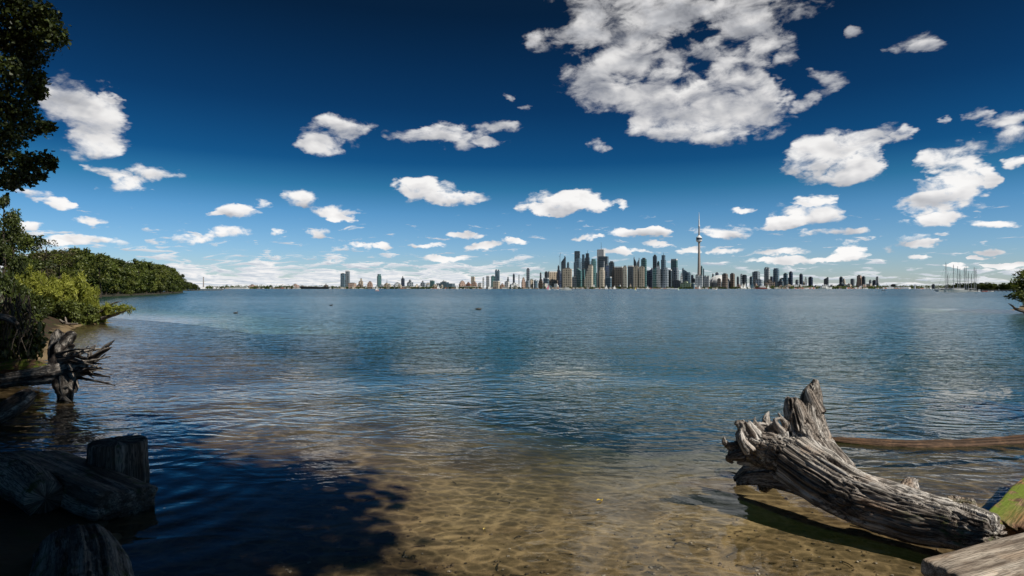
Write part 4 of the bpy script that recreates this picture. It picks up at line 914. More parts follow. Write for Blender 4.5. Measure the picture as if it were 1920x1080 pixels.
def bldg(x0, x1, yt, D, st, label, shape='flat', cat=None, yaw=None, name=None, yb=None, top=None, ant=0.0, depth=0.8):
    """one building between photo columns x0..x1, roof at row yt, D metres away"""
    cx = (x0 + x1) / 2; x = (cx - 960) / F * D; wpx = (x1 - x0) / F * D; H = max(4.0, EYE + (HZ - yt) / F * D - 1.2)
    view = math.atan2(x, D)
    if yaw is None: yaw = crn.choice((0.42, 0.42, 0.32, -0.25))
    Wd = wpx / (math.cos(yaw) + depth * abs(math.sin(yaw))); Dp = Wd * depth
    e = empty(name or ('tower' if H > 60 else 'building'), (x, D, 1.2), -view + yaw * -1.0)
    tag(e, label, cat or ('tower' if H > 60 else 'building'))
    a, d = Wd / 2, Dp / 2; b = MB(); r = MB(); fm = FM[st]; tp = top if top is not None else H * 0.035 + 2
    rm = M_ROOF
    def body(m): return b.build(m, fm, e)
    if shape == 'flat':
        b.box(-a, a, -d, d, -2, H); body('facade'); r.box(-a*.6, a*.6, -d*.6, d*.6, H, H + tp); r.build('roof_box', rm, e)
    elif shape == 'whitetop':
        b.box(-a, a, -d, d, -2, H); body('facade'); r.box(-a*.98, a*.98, -d*.98, d*.98, H, H + max(3, tp)); r.build('roof_band', M_ROOFW, e)
    elif shape == 'step':
        b.box(-a, a, -d, d, -2, H*.62); b.box(-a*.75, a*.85, -d*.85, d*.8, H*.62, H*.84); b.box(-a*.45, a*.6, -d*.6, d*.6, H*.84, H); body('facade')
        r.box(-a*.2, a*.3, -d*.3, d*.3, H, H + tp); r.build('roof_box', rm, e)
    elif shape == 'terrace':
        for k in range(6): b.box(-a + 2*a*k/9, a, -d + 0.05*d*k, d, -2 if k == 0 else H*(.40 + .12*(k-1)), H*(.40 + .12*k))
        body('facade'); r.box(a*.2, a*.9, -d*.5, d*.5, H, H + tp); r.build('roof_box', rm, e)
    elif shape == 'slant':
        b.prism([(-a,-d),(a,-d),(a,d),(-a,d)], -2, [H, H*.86, H*.86, H]); body('facade'); r.box(-a*.9, -a*.5, -d*.3, d*.3, H*.97, H*1.03); r.build('roof_box', rm, e)
    elif shape == 'slantr':
        b.prism([(-a,-d),(a,-d),(a,d),(-a,d)], -2, [H*.84, H, H, H*.84]); body('facade'); r.box(a*.5, a*.9, -d*.3, d*.3, H*.97, H*1.03); r.build('roof_box', rm, e)
    elif shape == 'crown':
        b.prism([(-a,-d*.6),(-a*.6,-d),(a*.6,-d),(a,-d*.6),(a,d*.6),(a*.6,d),(-a*.6,d),(-a,d*.6)], -2, H*.86); body('facade')
        r.prism([(-a*.75,-d*.5),(-a*.5,-d*.75),(a*.5,-d*.75),(a*.75,-d*.5),(a*.75,d*.6),(-a*.75,d*.6)], H*.86, H); r.build('crown_storeys', fm, e)
    elif shape == 'peak':
        b.box(-a, a, -d, d, -2, H*.78); b.box(-a*.8, a*.8, -d*.8, d*.8, H*.78, H*.88); body('facade')
        r.prism([(-a*.6,-d*.6),(a*.6,-d*.6),(a*.6,d*.6),(-a*.6,d*.6)], H*.88, H); r.build('crown_storeys', fm, e)
    elif shape == 'round':
        b.lathe([(a, -2), (a, H*.94), (a*.86, H)], 20); body('facade'); r.lathe([(a*.5, H), (a*.5, H + tp)], 12); r.build('roof_box', rm, e)
    elif shape == 'bow':
        pl = [(-a,-d),( -a*.5,-d*1.25),(0,-d*1.35),(a*.5,-d*1.25),(a,-d),(a,d),(-a,d)]
        b.prism(pl, -2, H*.93); body('facade'); r.prism([(p[0]*.8, p[1]*.8) for p in pl], H*.93, H); r.build('crown_storeys', fm, e)
    elif shape == 'twin':
        b.box(-a, -a*.12, -d, d, -2, H); b.box(a*.12, a, -d, d, -2, H*.985); b.box(-a*.12, a*.12, -d*.5, d*.5, -2, H*.8); body('facade')
        r.box(-a*.8, -a*.3, -d*.6, d*.6, H, H + tp); r.build('roof_box', rm, e); r = MB(); r.box(a*.3, a*.8, -d*.6, d*.6, H*.985, H*.985 + tp); r.build('roof_box', rm, e)
    elif shape == 'shed':
        b.box(-a, a, -d, d, -2, H*.75); b.build('walls', fm, e)
        n = 8; pts = [(-a*1.01 + 2.02*a*k/n, H*.75 + H*.25*math.sin(math.pi*k/n)) for k in range(n+1)]
        vs = [(p[0], s*d*1.01, p[1]) for s in (-1, 1) for p in pts]; m = n + 1
        r.add(vs, [tuple(range(m)), tuple(range(2*m-1, m-1, -1))] + [(k+1, k, m+k, m+k+1) for k in range(n)] + [(0, n, 2*n+1, m)]); r.build('roof', M_ROOFW, e)
    elif shape == 'blocks':
        b.box(-a, -a*.35, -d, d, -2, H*.7); b.box(-a*.35, a*.3, -d, d, -2, H); b.box(a*.3, a, -d, d, -2, H*.8); body('facade')
        r.box(-a*.25, a*.1, -d*.5, d*.5, H, H*1.1 + 1); r.build('roof_box', rm, e); r = MB(); r.box(-a*.9, -a*.5, -d*.5, d*.5, H*.7, H*.8 + 1); r.build('roof_box', rm, e)
    elif shape == 'silos':
        for k in range(4): b.lathe([(a/4, -2), (a/4, H)], 14, -a + a/4 + k*a/2, 0)
        b.build('silo_drum', fm, e); r.box(-a*.9, a*.9, -a/6, a/6, H, H + tp*2); r.build('head_house', fm, e)
    if ant:
        m = MB(); h = ant / F * D; m.sweep([(0, 0, H), (0, 0, H + h*.5), (0, 0, H + h)], [1.6, 1.1, 0.5], 6); rf = [c for c in e.children if c.name.startswith(('roof', 'crown'))]; m.build('antenna', M_STEEL, rf[-1] if rf else e)
    return e

B = bldg
# west end: port lands
B(374,387,538.5,3000,'wh','low white shed around the foot of the tall thin chimney','shed')
B(399,411,537.5,3000,'wh','small white flat shed between the chimney and the long white dome','flat')
B(431,466,539,2600,'wh','long low white domed shed at the waterline by the brick silo block','shed',depth=.5)
B(466,481,534,3050,'pk','pinkish silo block behind the long white domed shed','blocks')
B(503,512,535,3200,'dg','small dark works building beside the white lattice cranes','step')
B(547,561,533,3100,'pk','brownish works building left of the long black freighter','blocks')
B(638.5,647.5,513,3500,'bg','shorter left tower of the isolated pair at the western end of the skyline','flat',yaw=.4,top=3)
B(647.8,656,509,3550,'gy','taller right tower of the isolated pair at the western end of the skyline','whitetop',yaw=.4)
B(653,668,531,3200,'pk','pink brick block at the foot of the isolated tower pair','flat')
B(668,681,533,3250,'br','low brown block just right of the pink brick block','blocks')
B(688,699,528,3500,'pk','pale stepped block between the isolated pair and the arched dark tower','step')
B(706.5,715.5,514,3500,'tg','lone dark tower with a light arched frame standing over the lake shore','crown')
B(718,733,531.5,3300,'be','low beige factory with a chimney right of the lone arched tower','blocks',ant=9)
B(738,752,530,3700,'pg','pale low block left of the small navy tower','step')
B(752,758.8,522.5,3600,'nv','small square navy tower standing alone over low warehouses','flat')
B(763,775,526,3700,'gy','grey block with a tall middle right of the small navy tower','blocks')
B(745,785,536.5,3050,'pk','long low reddish warehouse at the foot of the small navy tower','shed',depth=.35)
B(788,798,528,3700,'gy','grey block left of the green glass slab','blocks')
B(799,807,531,3400,'lb','low light beige block touching the green glass slab','flat')
B(806,815,526.5,3400,'tg','green glass slab on the shore left of the long pale green hall','whitetop')
B(815,853,529,3450,'bg','long pale greenish hall of many bays behind the white sails','blocks',depth=.4)
B(860,873,527,3500,'pk','pinkish block right of the long pale greenish hall','step')
B(873,884,530,3400,'rd','red brick block left of the white shore blocks','blocks')
B(884,895,528.5,3450,'pk','pinkish brick row beside the red brick block','step')
B(860,896,536.5,3050,'lb','long low yellowish quay shed below the red brick block','shed',depth=.3)
B(896,904,531,3400,'wh','white shore block left of the slim pale tower','flat')
B(904.5,908,521.5,3700,'pg','slim pale tower standing alone between the brick blocks and the glass twins','flat')
B(911.5,918,518.5,3700,'pg','pale grey tower left of the dark green neighbour of the glass twins','whitetop')
B(920.5,928,518,3650,'tg','dark green tower touching the glass twins','flat')
B(928,937,507,3600,'bg','tall slim pair of linked blue glass towers west of the downtown','twin',yaw=.2)
B(924,938,528,3300,'lb','cream block at the foot of the glass twins','whitetop')
B(938,946,532,3300,'pk','low brick block right of the cream block','blocks')
B(946,955.5,528,3200,'wh','bright white block with plain walls on the quay','flat')
B(955.5,973,530.5,3150,'wh','wide white block of uneven height right of the plain white one','blocks')
B(950,955,520,3800,'gy','thin grey block rising behind the plain white block','step')
B(961,965.8,514.5,3800,'dg','small dark round topped tower behind the wide white block','round')
B(972.3,974,516,3700,'gy','very thin grey stack left of the tall dark slab','flat',name='smokestack',cat='chimney')
B(977.5,985,521,3600,'pk','pinkish block with a dark top left of the tall dark slab','step')
B(987,993.3,504.5,3700,'gy','tall dark slate slab standing alone left of the downtown','flat',yaw=.35)
B(984.5,993.5,526,3200,'gy','grey ribbed block at the foot of the tall slate slab','crown')
B(993.8,1000,524.5,3220,'be','beige ribbed block right of the grey ribbed one','flat')
B(1000,1009,525.5,3200,'bg','blue grey rounded block in the shore row','round')
B(1009,1018.5,523,3250,'br','brown stepped block with a dark middle in the shore row','step')
B(1018.5,1029.5,522.5,3200,'bg','pale blue glass block at the right end of the shore row','whitetop')
B(1012,1015.5,512.5,3800,'gy','small grey tower rising behind the shore row','flat')
B(1021,1027.5,510.5,3700,'dg','dark glass block at the left edge of the downtown','flat')
B(1027,1046,510.5,3650,'be','wide grey beige office block behind the brown quay block','whitetop')
B(1030,1046.5,525.5,3150,'br','low brown quay block left of the plain beige slab','flat')
# downtown
B(1044,1050,499,3900,'dg','narrow dark tower at the left of the construction crane','step')
B(1043,1053,508,3600,'nv','navy glass block in front of the narrow dark tower','crown')
B(1052,1061,482,3800,'dg','tall dark tower right of the thin construction crane','slantr',yaw=.3)
B(1063,1067.5,493.5,4200,'bg','slim blue tower seen far behind the plain beige slab','flat')
B(1055,1072.5,504,3100,'be','plain beige slab nearest the white motor yacht','flat',yaw=.18,depth=.6)
B(1077,1087.8,471,4100,'dg','tallest square black tower at the left of the downtown','flat',yaw=.15,top=1)
B(1075,1091.5,484,3800,'bg','stepped slate glass tower right in front of the tallest square black one','crown',yaw=.3)
B(1089.5,1098,477,4000,'bg','glass tower with stepped shoulders left of the spire topped one','peak',yaw=.3)
B(1096,1107,475,3950,'dg','stepped glass tower topped by a short spire','peak',yaw=.3,ant=6)
B(1081,1091.5,502.5,3300,'tg','teal glass block below the stepped slate tower','slant')
B(1090.5,1097,505,3350,'tg','narrow bright teal block beside the white terraced tower','flat')
B(1072,1081,520,3300,'dg','low black block between the plain beige slab and the teal one','flat')
B(1095,1112,498,3150,'lb','cream tower whose white terraces step down to the left','terrace',yaw=.25)
B(1108,1118,485.5,3800,'tg','rounded teal tower behind the cream terraced tower','bow')
B(1119.5,1135,468,4150,'wh','tall white marble tower with an antenna mast, highest of the downtown','flat',yaw=.3,ant=14,top=1)
B(1121.5,1141,481,3850,'dg','broad dark glass tower right in front of the white marble tower','flat',yaw=.2,top=1)
B(1130.8,1133.4,490,3600,'pg','slender pale shaft in front of the broad dark glass tower','flat')
B(1123,1134.5,501.5,3150,'lb','cream waterfront tower below the broad dark glass tower','crown',yaw=.2)
B(1134.5,1142,498,3500,'nv','deep navy block right of the cream waterfront tower','flat')
B(1141.5,1152,492,3700,'dg','black flat topped tower between the navy block and the brown hotel','flat',yaw=.2)
B(1147,1154,500,3400,'br','narrow brown block with light edges left of the brown hotel','step')
B(1136,1147,520.5,3100,'bg','low blue glass block on the quay below the black flat topped tower','whitetop')
B(1152,1168.5,502,3120,'br','broad brown ribbed hotel slab on the waterfront','whitetop',yaw=.2)
B(1168,1175.5,500,3100,'lb','slim cream tower between the brown hotel and the large beige block','flat',yaw=.15)
B(1177,1188,500,3400,'dg','dark glass block left of the large beige waterfront block','whitetop',yaw=.2)
B(1187.5,1208,500,3080,'be','large beige waterfront block of two ribbed halves','twin',yaw=.12,depth=.5)
B(1188,1193.3,483,3900,'dg','narrow dark tower with a pointed top behind the large beige block','slant',yaw=.2)
B(1193.6,1199.3,485,3880,'gy','grey tower just right of the narrow pointed dark one','slantr',yaw=.2)
B(1202,1212.5,486,3700,'tg','teal grey tower at the right shoulder of the large beige block','flat',yaw=.3)
B(1213,1224.5,503.5,3450,'nv','dark blue block between the teal grey tower and the twin cranes','slantr',yaw=.2)
B(1224,1232,480.5,3850,'dg','tall black tower with a roof crane, left one of two','flat',yaw=.25,ant=6)
B(1232,1237,492,4000,'tg','slim greenish tower between the two crane topped towers','flat')
B(1239,1249,478.5,3800,'bg','tall blue grey tower with a dark top, right one of the crane topped two','crown',yaw=.25,ant=5)
B(1223.5,1232,500.5,3250,'tg','bright teal glass slab below the tall black crane topped tower','slantr',yaw=.1)
B(1231,1237.8,499.5,3200,'pg','pale ribbed slab joined to the right of the bright teal one','flat',yaw=.1)
B(1238,1253.5,501.5,3150,'gy','grey ribbed waterfront tower below the blue grey crane topped one','bow',yaw=.25)
B(1253,1259.5,507.5,3300,'dg','dark recessed block with a white roof right of the grey ribbed tower','whitetop')
B(1258,1270.5,488,3800,'tg','greenish tower with a square frame top behind the grey pair','whitetop',yaw=.3)
B(1260,1273.5,501.5,3250,'gy','plain grey tower below the greenish frame topped one','crown',yaw=.3)
B(1275,1280,513,3400,'pg','narrow pale tower right of the plain grey tower','step')
B(1279,1288.5,503.5,3600,'bg','blue tower with a steep sloping roof','slant',yaw=.2)
B(1285,1295.5,510.5,3450,'bg','pale blue tower with a curved top right of the sloping roofed one','bow',yaw=.2)
B(1261,1277,526.5,3080,'dg','low dark green quay building left of the pale green terminal','flat',depth=.5)
B(1276,1296,528,3060,'gn','pale green terminal building on the quay','blocks',yaw=.2,depth=.5)
B(1296,1304.5,523,3300,'dg','low dark block right of the pale green terminal','flat')
B(1297,1306,534,3060,'wh','low white pavilion below the needle tower','shed')
B(1304,1317.5,516,3100,'pg','pale pair of rounded condominium towers at the foot of the needle tower','twin',yaw=.1)
B(1314,1317.2,500,3700,'tg','thin green tower touching the needle shaft','flat')
B(1318,1320.4,505,3750,'bg','very thin blue tower right of the thin green one','flat')
B(1320,1330.5,518,3200,'pg','pale grey condominium block left of the white stadium dome','twin',yaw=.2)
B(1334,1339.2,514,3900,'dg','small dark tower seen over the left of the stadium dome','step')
B(1341,1347.2,512,3900,'nv','small navy tower seen over the crest of the stadium dome','flat')
B(1345,1351.5,523,3150,'br','low brown tower in front of the stadium dome','flat',yaw=.3)
B(1354,1364.5,514,3150,'br','two toned brown tower in front of the right side of the dome','flat',yaw=.55)
B(1369,1377.5,513.5,3300,'br','brown tower with a pale side right of the stadium','flat',yaw=.55)
B(1381,1386.2,519.5,3500,'dg','small dark rounded tower between the brown towers and the grey pair','round')
B(1388,1392.3,515,3400,'gy','narrow grey tower left of the dark glass tower by the masts','flat')
B(1392,1400.3,515,3300,'dg','dark glass tower above the cluster of white sails','bow',yaw=.3)
# west of downtown
B(1405.5,1411.3,519.5,3300,'bg','blue grey slab left of the broad two toned tower','flat')
B(1411,1424.8,510,3400,'gy','broad two toned tower dark on its left half','flat',yaw=.55,top=4)
B(1417,1429.5,525,3100,'gy','grey block at the foot of the broad two toned tower','flat')
B(1433,1443.5,503,3500,'pg','tall ribbed tower with a small mast on its roof','twin',yaw=.35,ant=4)
B(1433,1452.3,525.5,3150,'br','long grey brown block at the foot of the tall ribbed tower','blocks')
B(1450,1460.8,503,3450,'bg','curved blue glass tower narrowing at its top','bow',yaw=.3)
B(1458,1469.3,528,3150,'dg','low dark block right of the curved glass tower','flat')
B(1469,1476.8,513.5,3450,'bg','square teal grey tower left of the one with a white band','flat',yaw=.4)
B(1479.5,1486.3,510.5,3450,'nv','dark tower with a pale right side and a white band','flat',yaw=.55)
B(1470,1486,533.5,3100,'be','low beige quay block below the square teal grey tower','blocks')
B(1491.5,1497.3,525.5,3300,'gy','short grey tower between the dark banded one and the slim brown one','flat')
B(1499,1505.2,514.5,3450,'nv','slim dark tower with a lit edge above the white canopy sheds','flat',yaw=.5)
B(1487,1511,533.5,3050,'wh','white shed with leaning roofs on the western quay','slant',depth=.5,name='building')
B(1516,1523.8,520,3450,'nv','lone dark tower right of the white canopy sheds','flat',yaw=.5)
B(1526,1534,535,3200,'gy','low grey block in the trees right of the lone dark tower','step')
B(1545,1553.2,520,3450,'dg','dark tower with a sloping top above the white ferry','slantr',yaw=.3)
B(1555,1567,534.5,3200,'wh','low white block behind the white ferry','blocks')
B(1571,1586,531,3300,'dg','low dark block around the foot of the square black tower','blocks')
B(1574,1580.2,520,3500,'dg','square black tower on the low dark block','flat')
B(1586,1597,532.5,3200,'be','low beige block left of the tall brown tower','step')
B(1595,1602.3,522.5,3500,'gy','grey tower with a curved top left of the brown and black pair','bow')
B(1607,1615.2,517,3500,'pk','brownish tower, left one of the pair near the western end','flat',yaw=.5)
B(1616,1622.3,519,3480,'dg','black tower, right one of the pair near the western end','flat')
B(1629,1634.3,525.5,3500,'gy','small grey tower with a rounded roof beyond the brown and black pair','round')
B(1636,1643.2,526,3480,'nv','dark slab beyond the small round roofed tower','flat')
B(1643,1648.5,530.5,3480,'gy','last grey block at the western end of the tower row','step')
B(1622,1634,533,3200,'be','low beige block in front of the small round roofed tower','whitetop')
B(1661,1676,537.8,3000,'wh','long low white hangar at the western airport shore','shed',depth=.4)
B(1678,1705,538,2950,'wh','longest low white hangar right of the other one','shed',depth=.3)
B(1671,1680,533.5,3600,'dg','small dark block seen above the white hangars','flat')
B(1713.5,1716.5,534.5,2900,'pg','small pale control tower right of the white hangars','step')
B(1747.5,1753,533.5,3200,'dg','dark block among the trees left of the moored masts','flat')

# crowd of small pale blocks packed between and before the named ones
crn = random.Random(123)
for k in range(58):
    px = crn.choice((crn.uniform(660, 990), crn.uniform(990, 1330), crn.uniform(1330, 1660))); w_ = crn.uniform(3, 8); D_ = crn.uniform(3020, 3045) if k % 3 else crn.uniform(3900, 4200)
    B(px - w_/2, px + w_/2, (crn.uniform(531.5, 536.5) if k % 3 else crn.uniform(519, 530)), D_, crn.choice(('lb', 'wh', 'pg', 'pk', 'be', 'bg')), 'small pale block packed into the crowded waterfront of the far city', crn.choice(('flat', 'step', 'blocks', 'whitetop')), 'building', name='building')
    bpy.context.scene.collection.objects[-1] if False else None
for k in range(44):
    px = crn.choice((crn.uniform(1040, 1160), crn.uniform(1150, 1300), crn.uniform(1400, 1480))); w_ = crn.uniform(4, 9)
    B(px - w_/2, px + w_/2, crn.uniform(506, 528) if px < 1300 else crn.uniform(518, 530), crn.uniform(3900, 4250), crn.choice(('dg', 'bg', 'gy', 'nv', 'bg', 'pg')), 'blue grey glass block crowded in behind the waterfront towers', crn.choice(('flat', 'crown', 'whitetop', 'bow')), 'building', name='building')
for o in COL.objects:
    if o.get('label', '').startswith('blue grey glass block crowded'): o['group'] = 'glass blocks crowded behind the waterfront'
    if o.get('label', '').startswith('small pale block packed'): o['group'] = 'small pale blocks of the far waterfront'
# chimney, cranes
def chimney(px, yt, D, r, label):
    H = EYE + (HZ - yt) / F * D; e = empty('chimney', ((px - 960) / F * D, D, 0.5)); tag(e, label, 'chimney'); b = MB()
    b.lathe([(r, 0), (r*.8, H*.5), (r*.62, H*.97)], 14); b.build('shaft', M_CONC, e); c = MB(); c.lathe([(r*.7, H*.97), (r*.7, H)], 14); c.build('rim', M_STEEL, e)
chimney(381.5, 519.5, 3100, 3.4, 'tall thin chimney standing alone past the wooded headland')
def lattice_crane(px, D, h, lean, label):
    e = empty('harbour_crane', ((px - 960) / F * D, D, 1.0)); tag(e, label, 'crane')
    a = MB()
    for k in (-3, 3): a.sweep([(k, -3, 0), (k * .5, 0, h * .45)], [.7, .6], 5); a.sweep([(k, 3, 0), (k * .5, 0, h * .45)], [.7, .6], 5)
    a.build('legs', M_WHITE, e); j = MB(); n = 8
    for s in (-1, 1): j.sweep([(0, s, h * .4), (lean * h, s * .4, h)], [.55, .4], 5)
    for k in range(n): j.sweep([(lean * h * (k / n) * 1.0, -1 + 1.2*k/n*.5, h*.4 + h*.6*k/n), (lean * h * ((k + 1) / n), 1 - .6*k/n, h*.4 + h*.6*(k+1)/n)], [.35, .35], 4)
    j.build('jib', M_WHITE, e); c = MB(); c.box(-3, 3, -2.5, 2.5, h*.36, h*.46); c.build('cab', M_ROOFW, e)
lattice_crane(511, 3000, 34, -.25, 'white lattice harbour crane leaning left, beside the small dark works building')
lattice_crane(517, 3000, 30, .35, 'white lattice harbour crane leaning right, beside the other crane')
lattice_crane(551, 3000, 26, -.4, 'pale harbour crane in front of the brownish works building')
def tower_crane(px, yt, D, label):
    H = EYE + (HZ - yt) / F * D; e = empty('tower_crane', ((px - 960) / F * D, D, 0)); tag(e, label, 'crane')
    a = MB(); a.sweep([(0, 0, 0), (0, 0, H * .93)], [1.4, 1.2], 4); a.build('mast', M_STEEL, e)
    j = MB(); j.sweep([(-8, 0, H * .92), (0, 0, H * .94), (5, 0, H * 1.04)], [1.0, 1.2, .6], 4); j.build('jib', M_STEEL, e)
tower_crane(1050, 476, 3900, 'thin dark construction crane above the narrow dark tower')

# the needle tower
def needle():
    D = 3950.0; px = 1310.7; u = D / F; e = empty('observation_tower', ((px - 960) / F * D, D, 0)); tag(e, 'very tall needle like concrete observation tower with a round pod and white mast', 'tower')
    z = lambda row: EYE + (HZ - row) * u
    b = MB(); b.lathe([(4.3*u, 0), (3.3*u, z(525)), (2.75*u, z(505)), (2.15*u, z(480)), (1.75*u, z(454))], 24, lobe=0.14); b.build('shaft', M_CONC, e)
    p = MB(); p.lathe([(1.9*u, z(454.6)), (4.3*u, z(453.2)), (5.4*u, z(451.6)), (5.5*u, z(449.8))], 28); p.build('pod_radome', M_WHITE, e)
    p = MB(); p.lathe([(5.15*u, z(449.8)), (5.3*u, z(448.6)), (5.15*u, z(446.2))], 28); p.build('pod_windows', FM['dg'], e)
    p = MB(); p.lathe([(5.5*u, z(446.2)), (5.0*u, z(444.6)), (3.4*u, z(443.4)), (2.6*u, z(442.0)), (1.5*u, z(441.2))], 28); p.build('pod_roof', M_WHITE, e)
    p = MB(); p.lathe([(1.45*u, z(441.2)), (1.2*u, z(424.5))], 12); p.build('upper_shaft', M_CONC, e)
    p = MB(); p.lathe([(1.75*u, z(424.8)), (1.75*u, z(422.6)), (1.25*u, z(422))], 16); p.build('sky_pod', M_WHITE, e)
    p = MB(); p.lathe([(1.2*u, z(422)), (1.05*u, z(412)), (.75*u, z(411)), (.65*u, z(405)), (.4*u, z(404)), (.22*u, z(397.5))], 10); p.build('mast', M_WHITE, e)
needle()
def stadium():
    D = 3350.0; cx = 1350; u = D / F; e = empty('stadium', ((cx - 960) / F * D, D, 1)); tag(e, 'white domed stadium between the needle tower and the brown towers', 'stadium')
    R0 = 19.5 * u; h0 = (HZ - 530) * u; h1 = (HZ - 517) * u
    b = MB(); b.lathe([(R0, -2), (R0, h0), (R0*.97, h0 + 2)], 40); b.build('walls', FM['gy'], e)
    pr = [(R0*.98*math.cos(a), h0 + 1 + (h1 - h0) * math.sin(a)) for a in [math.pi/2*k/10 for k in range(10)]]
    r = MB(); r.lathe(pr + [(R0*.1, h1 + .5)], 40); r.build('roof_dome', M_ROOFW, e, True)
    p = MB()
    for k in range(3):
        o = (k - 1) * R0 * .42; hh = math.sqrt(max(.05, 1 - (o/R0)**2)); n = 16
        p.sweep([(R0*.985*hh*math.cos(math.pi*i/n), o, h0 + 2.5 + (h1 - h0)*hh*math.sin(math.pi*i/n)) for i in range(n+1)], [2.2]*(n+1), 5)
    p.build('roof_arches', M_WHITE, e)
stadium()

# shore greenery and low quay clutter of the far shore: one mass of foliage
rn = random.Random(3); cl = []
for k in range(620):
    px = rn.uniform(385, 1730); D = rn.uniform(2960, 3040)
    if 920 < px < 1060 and rn.random() < .5: continue
    hgt = rn.uniform(1.5, 4.2) * (1.3 if px > 1400 or px < 640 else 0.8)
    cl.append(((px - 960) / F * D, D, 1 + hgt / F * D * .5, hgt / F * D * rn.uniform(.45, .8), 1))
for k in range(360):
    px = rn.uniform(385, 900) if k % 2 else rn.uniform(1500, 1775); D = rn.uniform(4300, 4600); hgt = rn.uniform(4, 8.5)
    cl.append(((px - 960) / F * D, D, 1 + hgt / F * D * .5, hgt / F * D * rn.uniform(.5, .8), 1))
w = link('shore_trees', leaf_mesh('shore_trees', cl, 26, 6.0, 4.5, 5, 0.4, shell=.3), M_TREE); tag(w, 'dark green belt of trees along the far city shore', 'trees', kind='stuff')
QW = MB(); qr = random.Random(8)
for k in range(150):
    px = qr.uniform(400, 1730); D = qr.uniform(2900, 2945); x = (px - 960) / F * D; w2 = qr.uniform(3, 16); h = qr.uniform(2.5, 7.5)
    QW.box(x - w2, x + w2, D, D + 6, -.5, h)
def mat_quay():
    m, t = newmat('quay_clutter'); p = t.new('ShaderNodeNewGeometry').outputs['Position']
    wn = t.new('ShaderNodeTexWhiteNoise'); t.put(wn.inputs['Vector'], t.vm('FLOOR', t.vm('MULTIPLY', p, (.12, 0, 0))))
    t.out(t.pbsdf(t.ramp(wn.outputs['Value'], [(0, (.62,.60,.57)), (.35, (.30,.22,.17)), (.55, (.42,.38,.32)), (.75, (.14,.12,.11)), (.9, (.45,.2,.15))], 'CONSTANT'), .7)); return m
tag(QW.build('quay_sheds', mat_quay()), 'tiny mixed sheds and moored craft along the far quays', 'sheds', kind='stuff')
# ------------------------------------------------------------------ boats
def hull_mesh(b, L, Bm, fb, z0=-0.15):
    """lofted hull, bow toward +x"""
    n = 10; rows = []
    for i in range(n + 1):
        s = i / n; w = Bm / 2 * (math.sin(math.pi * (0.18 + 0.82 * (1 - s)) ) ** 0.6 if s > .45 else (0.80 + 0.2 * s / .45)); w = max(w if s < 1 else 0.02, 0.02)
        if s > .45: w = Bm / 2 * max(.02, 1 - ((s - .45) / .55) ** 2.2)
        x = -L/2 + L * s; sh = fb * (1 + .35 * s * s); k = .72
        rows.append([(x - (.06 * L * (1 - 0) if s == 0 else 0) * 0 - (L * .05 * (1 if s > .9 else 0)), -w * k, z0), (x, -w, sh), (x, w, sh), (x - (L * .05 * (1 if s > .9 else 0)), w * k, z0)])
    vs = [p for r in rows for p in r]; fs = []
    for i in range(n):
        a, c = i * 4, (i + 1) * 4
        fs += [(a+1, a, c, c+1), (a+2, a+1, c+1, c+2), (a+3, a+2, c+2, c+3), (a, a+3, c+3, c)]
    fs += [(0, 1, 2, 3), (n*4+3, n*4+2, n*4+1, n*4)]
    b.add(vs, fs)
def sail_tri(b, p0, p1, p2, belly, th=0.03):
    """bellied triangular sail: tack, clew, head"""
    p0, p1, p2 = Vector(p0), Vector(p1), Vector(p2); n = 6; off = (p1 - p0).cross(p2 - p0).normalized(); fr = []; idx = {}
    for i in range(n + 1):
        for j in range(n + 1 - i):
            u, v = i / n, j / n; w = 1 - u - v; q = p0 * w + p1 * u + p2 * v + off * belly * 4 * (w * u + u * v + v * w) * .75
            idx[(i, j)] = len(fr); fr.append(q)
    m = len(fr); V = [tuple(q) for q in fr] + [tuple(q + off * th) for q in fr]; Fc = []
    for i in range(n):
        for j in range(n - i):
            a, c, d = idx[(i, j)], idx[(i+1, j)], idx[(i, j+1)]; Fc += [(a, c, d), (m+a, m+d, m+c)]
            if j < n - i - 1: e = idx[(i+1, j+1)]; Fc += [(c, e, d), (m+c, m+d, m+e)]
    b.add(V, Fc)
def wy(py): return EYE * F / (py - HZ)
SAILM = {'white': mat_plain('white_sailcloth', (.82, .82, .80), .8, .05), 'pink': mat_plain('pink_sailcloth', (.75, .16, .26), .8, .08), 'yellow': mat_plain('yellow_sailcloth', (.70, .62, .18), .8, .08), 'green': mat_plain('pale_green_sailcloth', (.50, .72, .45), .8, .08)}
M_HULLW = mat_plain('white_gelcoat', (.80, .80, .79), .3, .04); M_HULLR = mat_plain('red_hull_paint', (.45, .10, .08), .4); M_HULLB = mat_plain('dark_blue_hull_paint', (.02, .04, .08), .4)
M_GLASS = mat_plain('dark_cabin_window', (.02, .025, .03), .1); M_ALU = mat_plain('mast_aluminium', (.42, .43, .45), .4, .08)
def sailboat(px, D, h, label, sail='white', hull=None, rz=0.4, jib=True, L=None, group=None, name='sailboat'):
    e = empty(name, ((px - 960) / F * D, D, 0), rz); tag(e, label, 'sailboat', group); L = L or h * .72
    b = MB(); hull_mesh(b, L, L * .3, L * .09); b.build('hull', hull or M_HULLW, e)
    m = MB(); m.sweep([(L*.08, 0, 0), (L*.08, 0, h)], [.012*h, .006*h], 6); m.sweep([(L*.08, 0, h*.13), (-L*.42, L*.06, h*.13)], [.007*h, .005*h], 5); m.build('mast', M_ALU, e)
    s = MB(); sail_tri(s, (L*.06, 0, h*.15), (-L*.42, L*.07, h*.15), (L*.07, 0, h*.98), L*.06); s.build('mainsail', SAILM[sail], e)
    if jib: s = MB(); sail_tri(s, (L*.46, 0, h*.10), (L*.0, L*.12, h*.13), (L*.10, 0, h*.86), L*.05); s.build('jib', SAILM['white'], e)
    return e
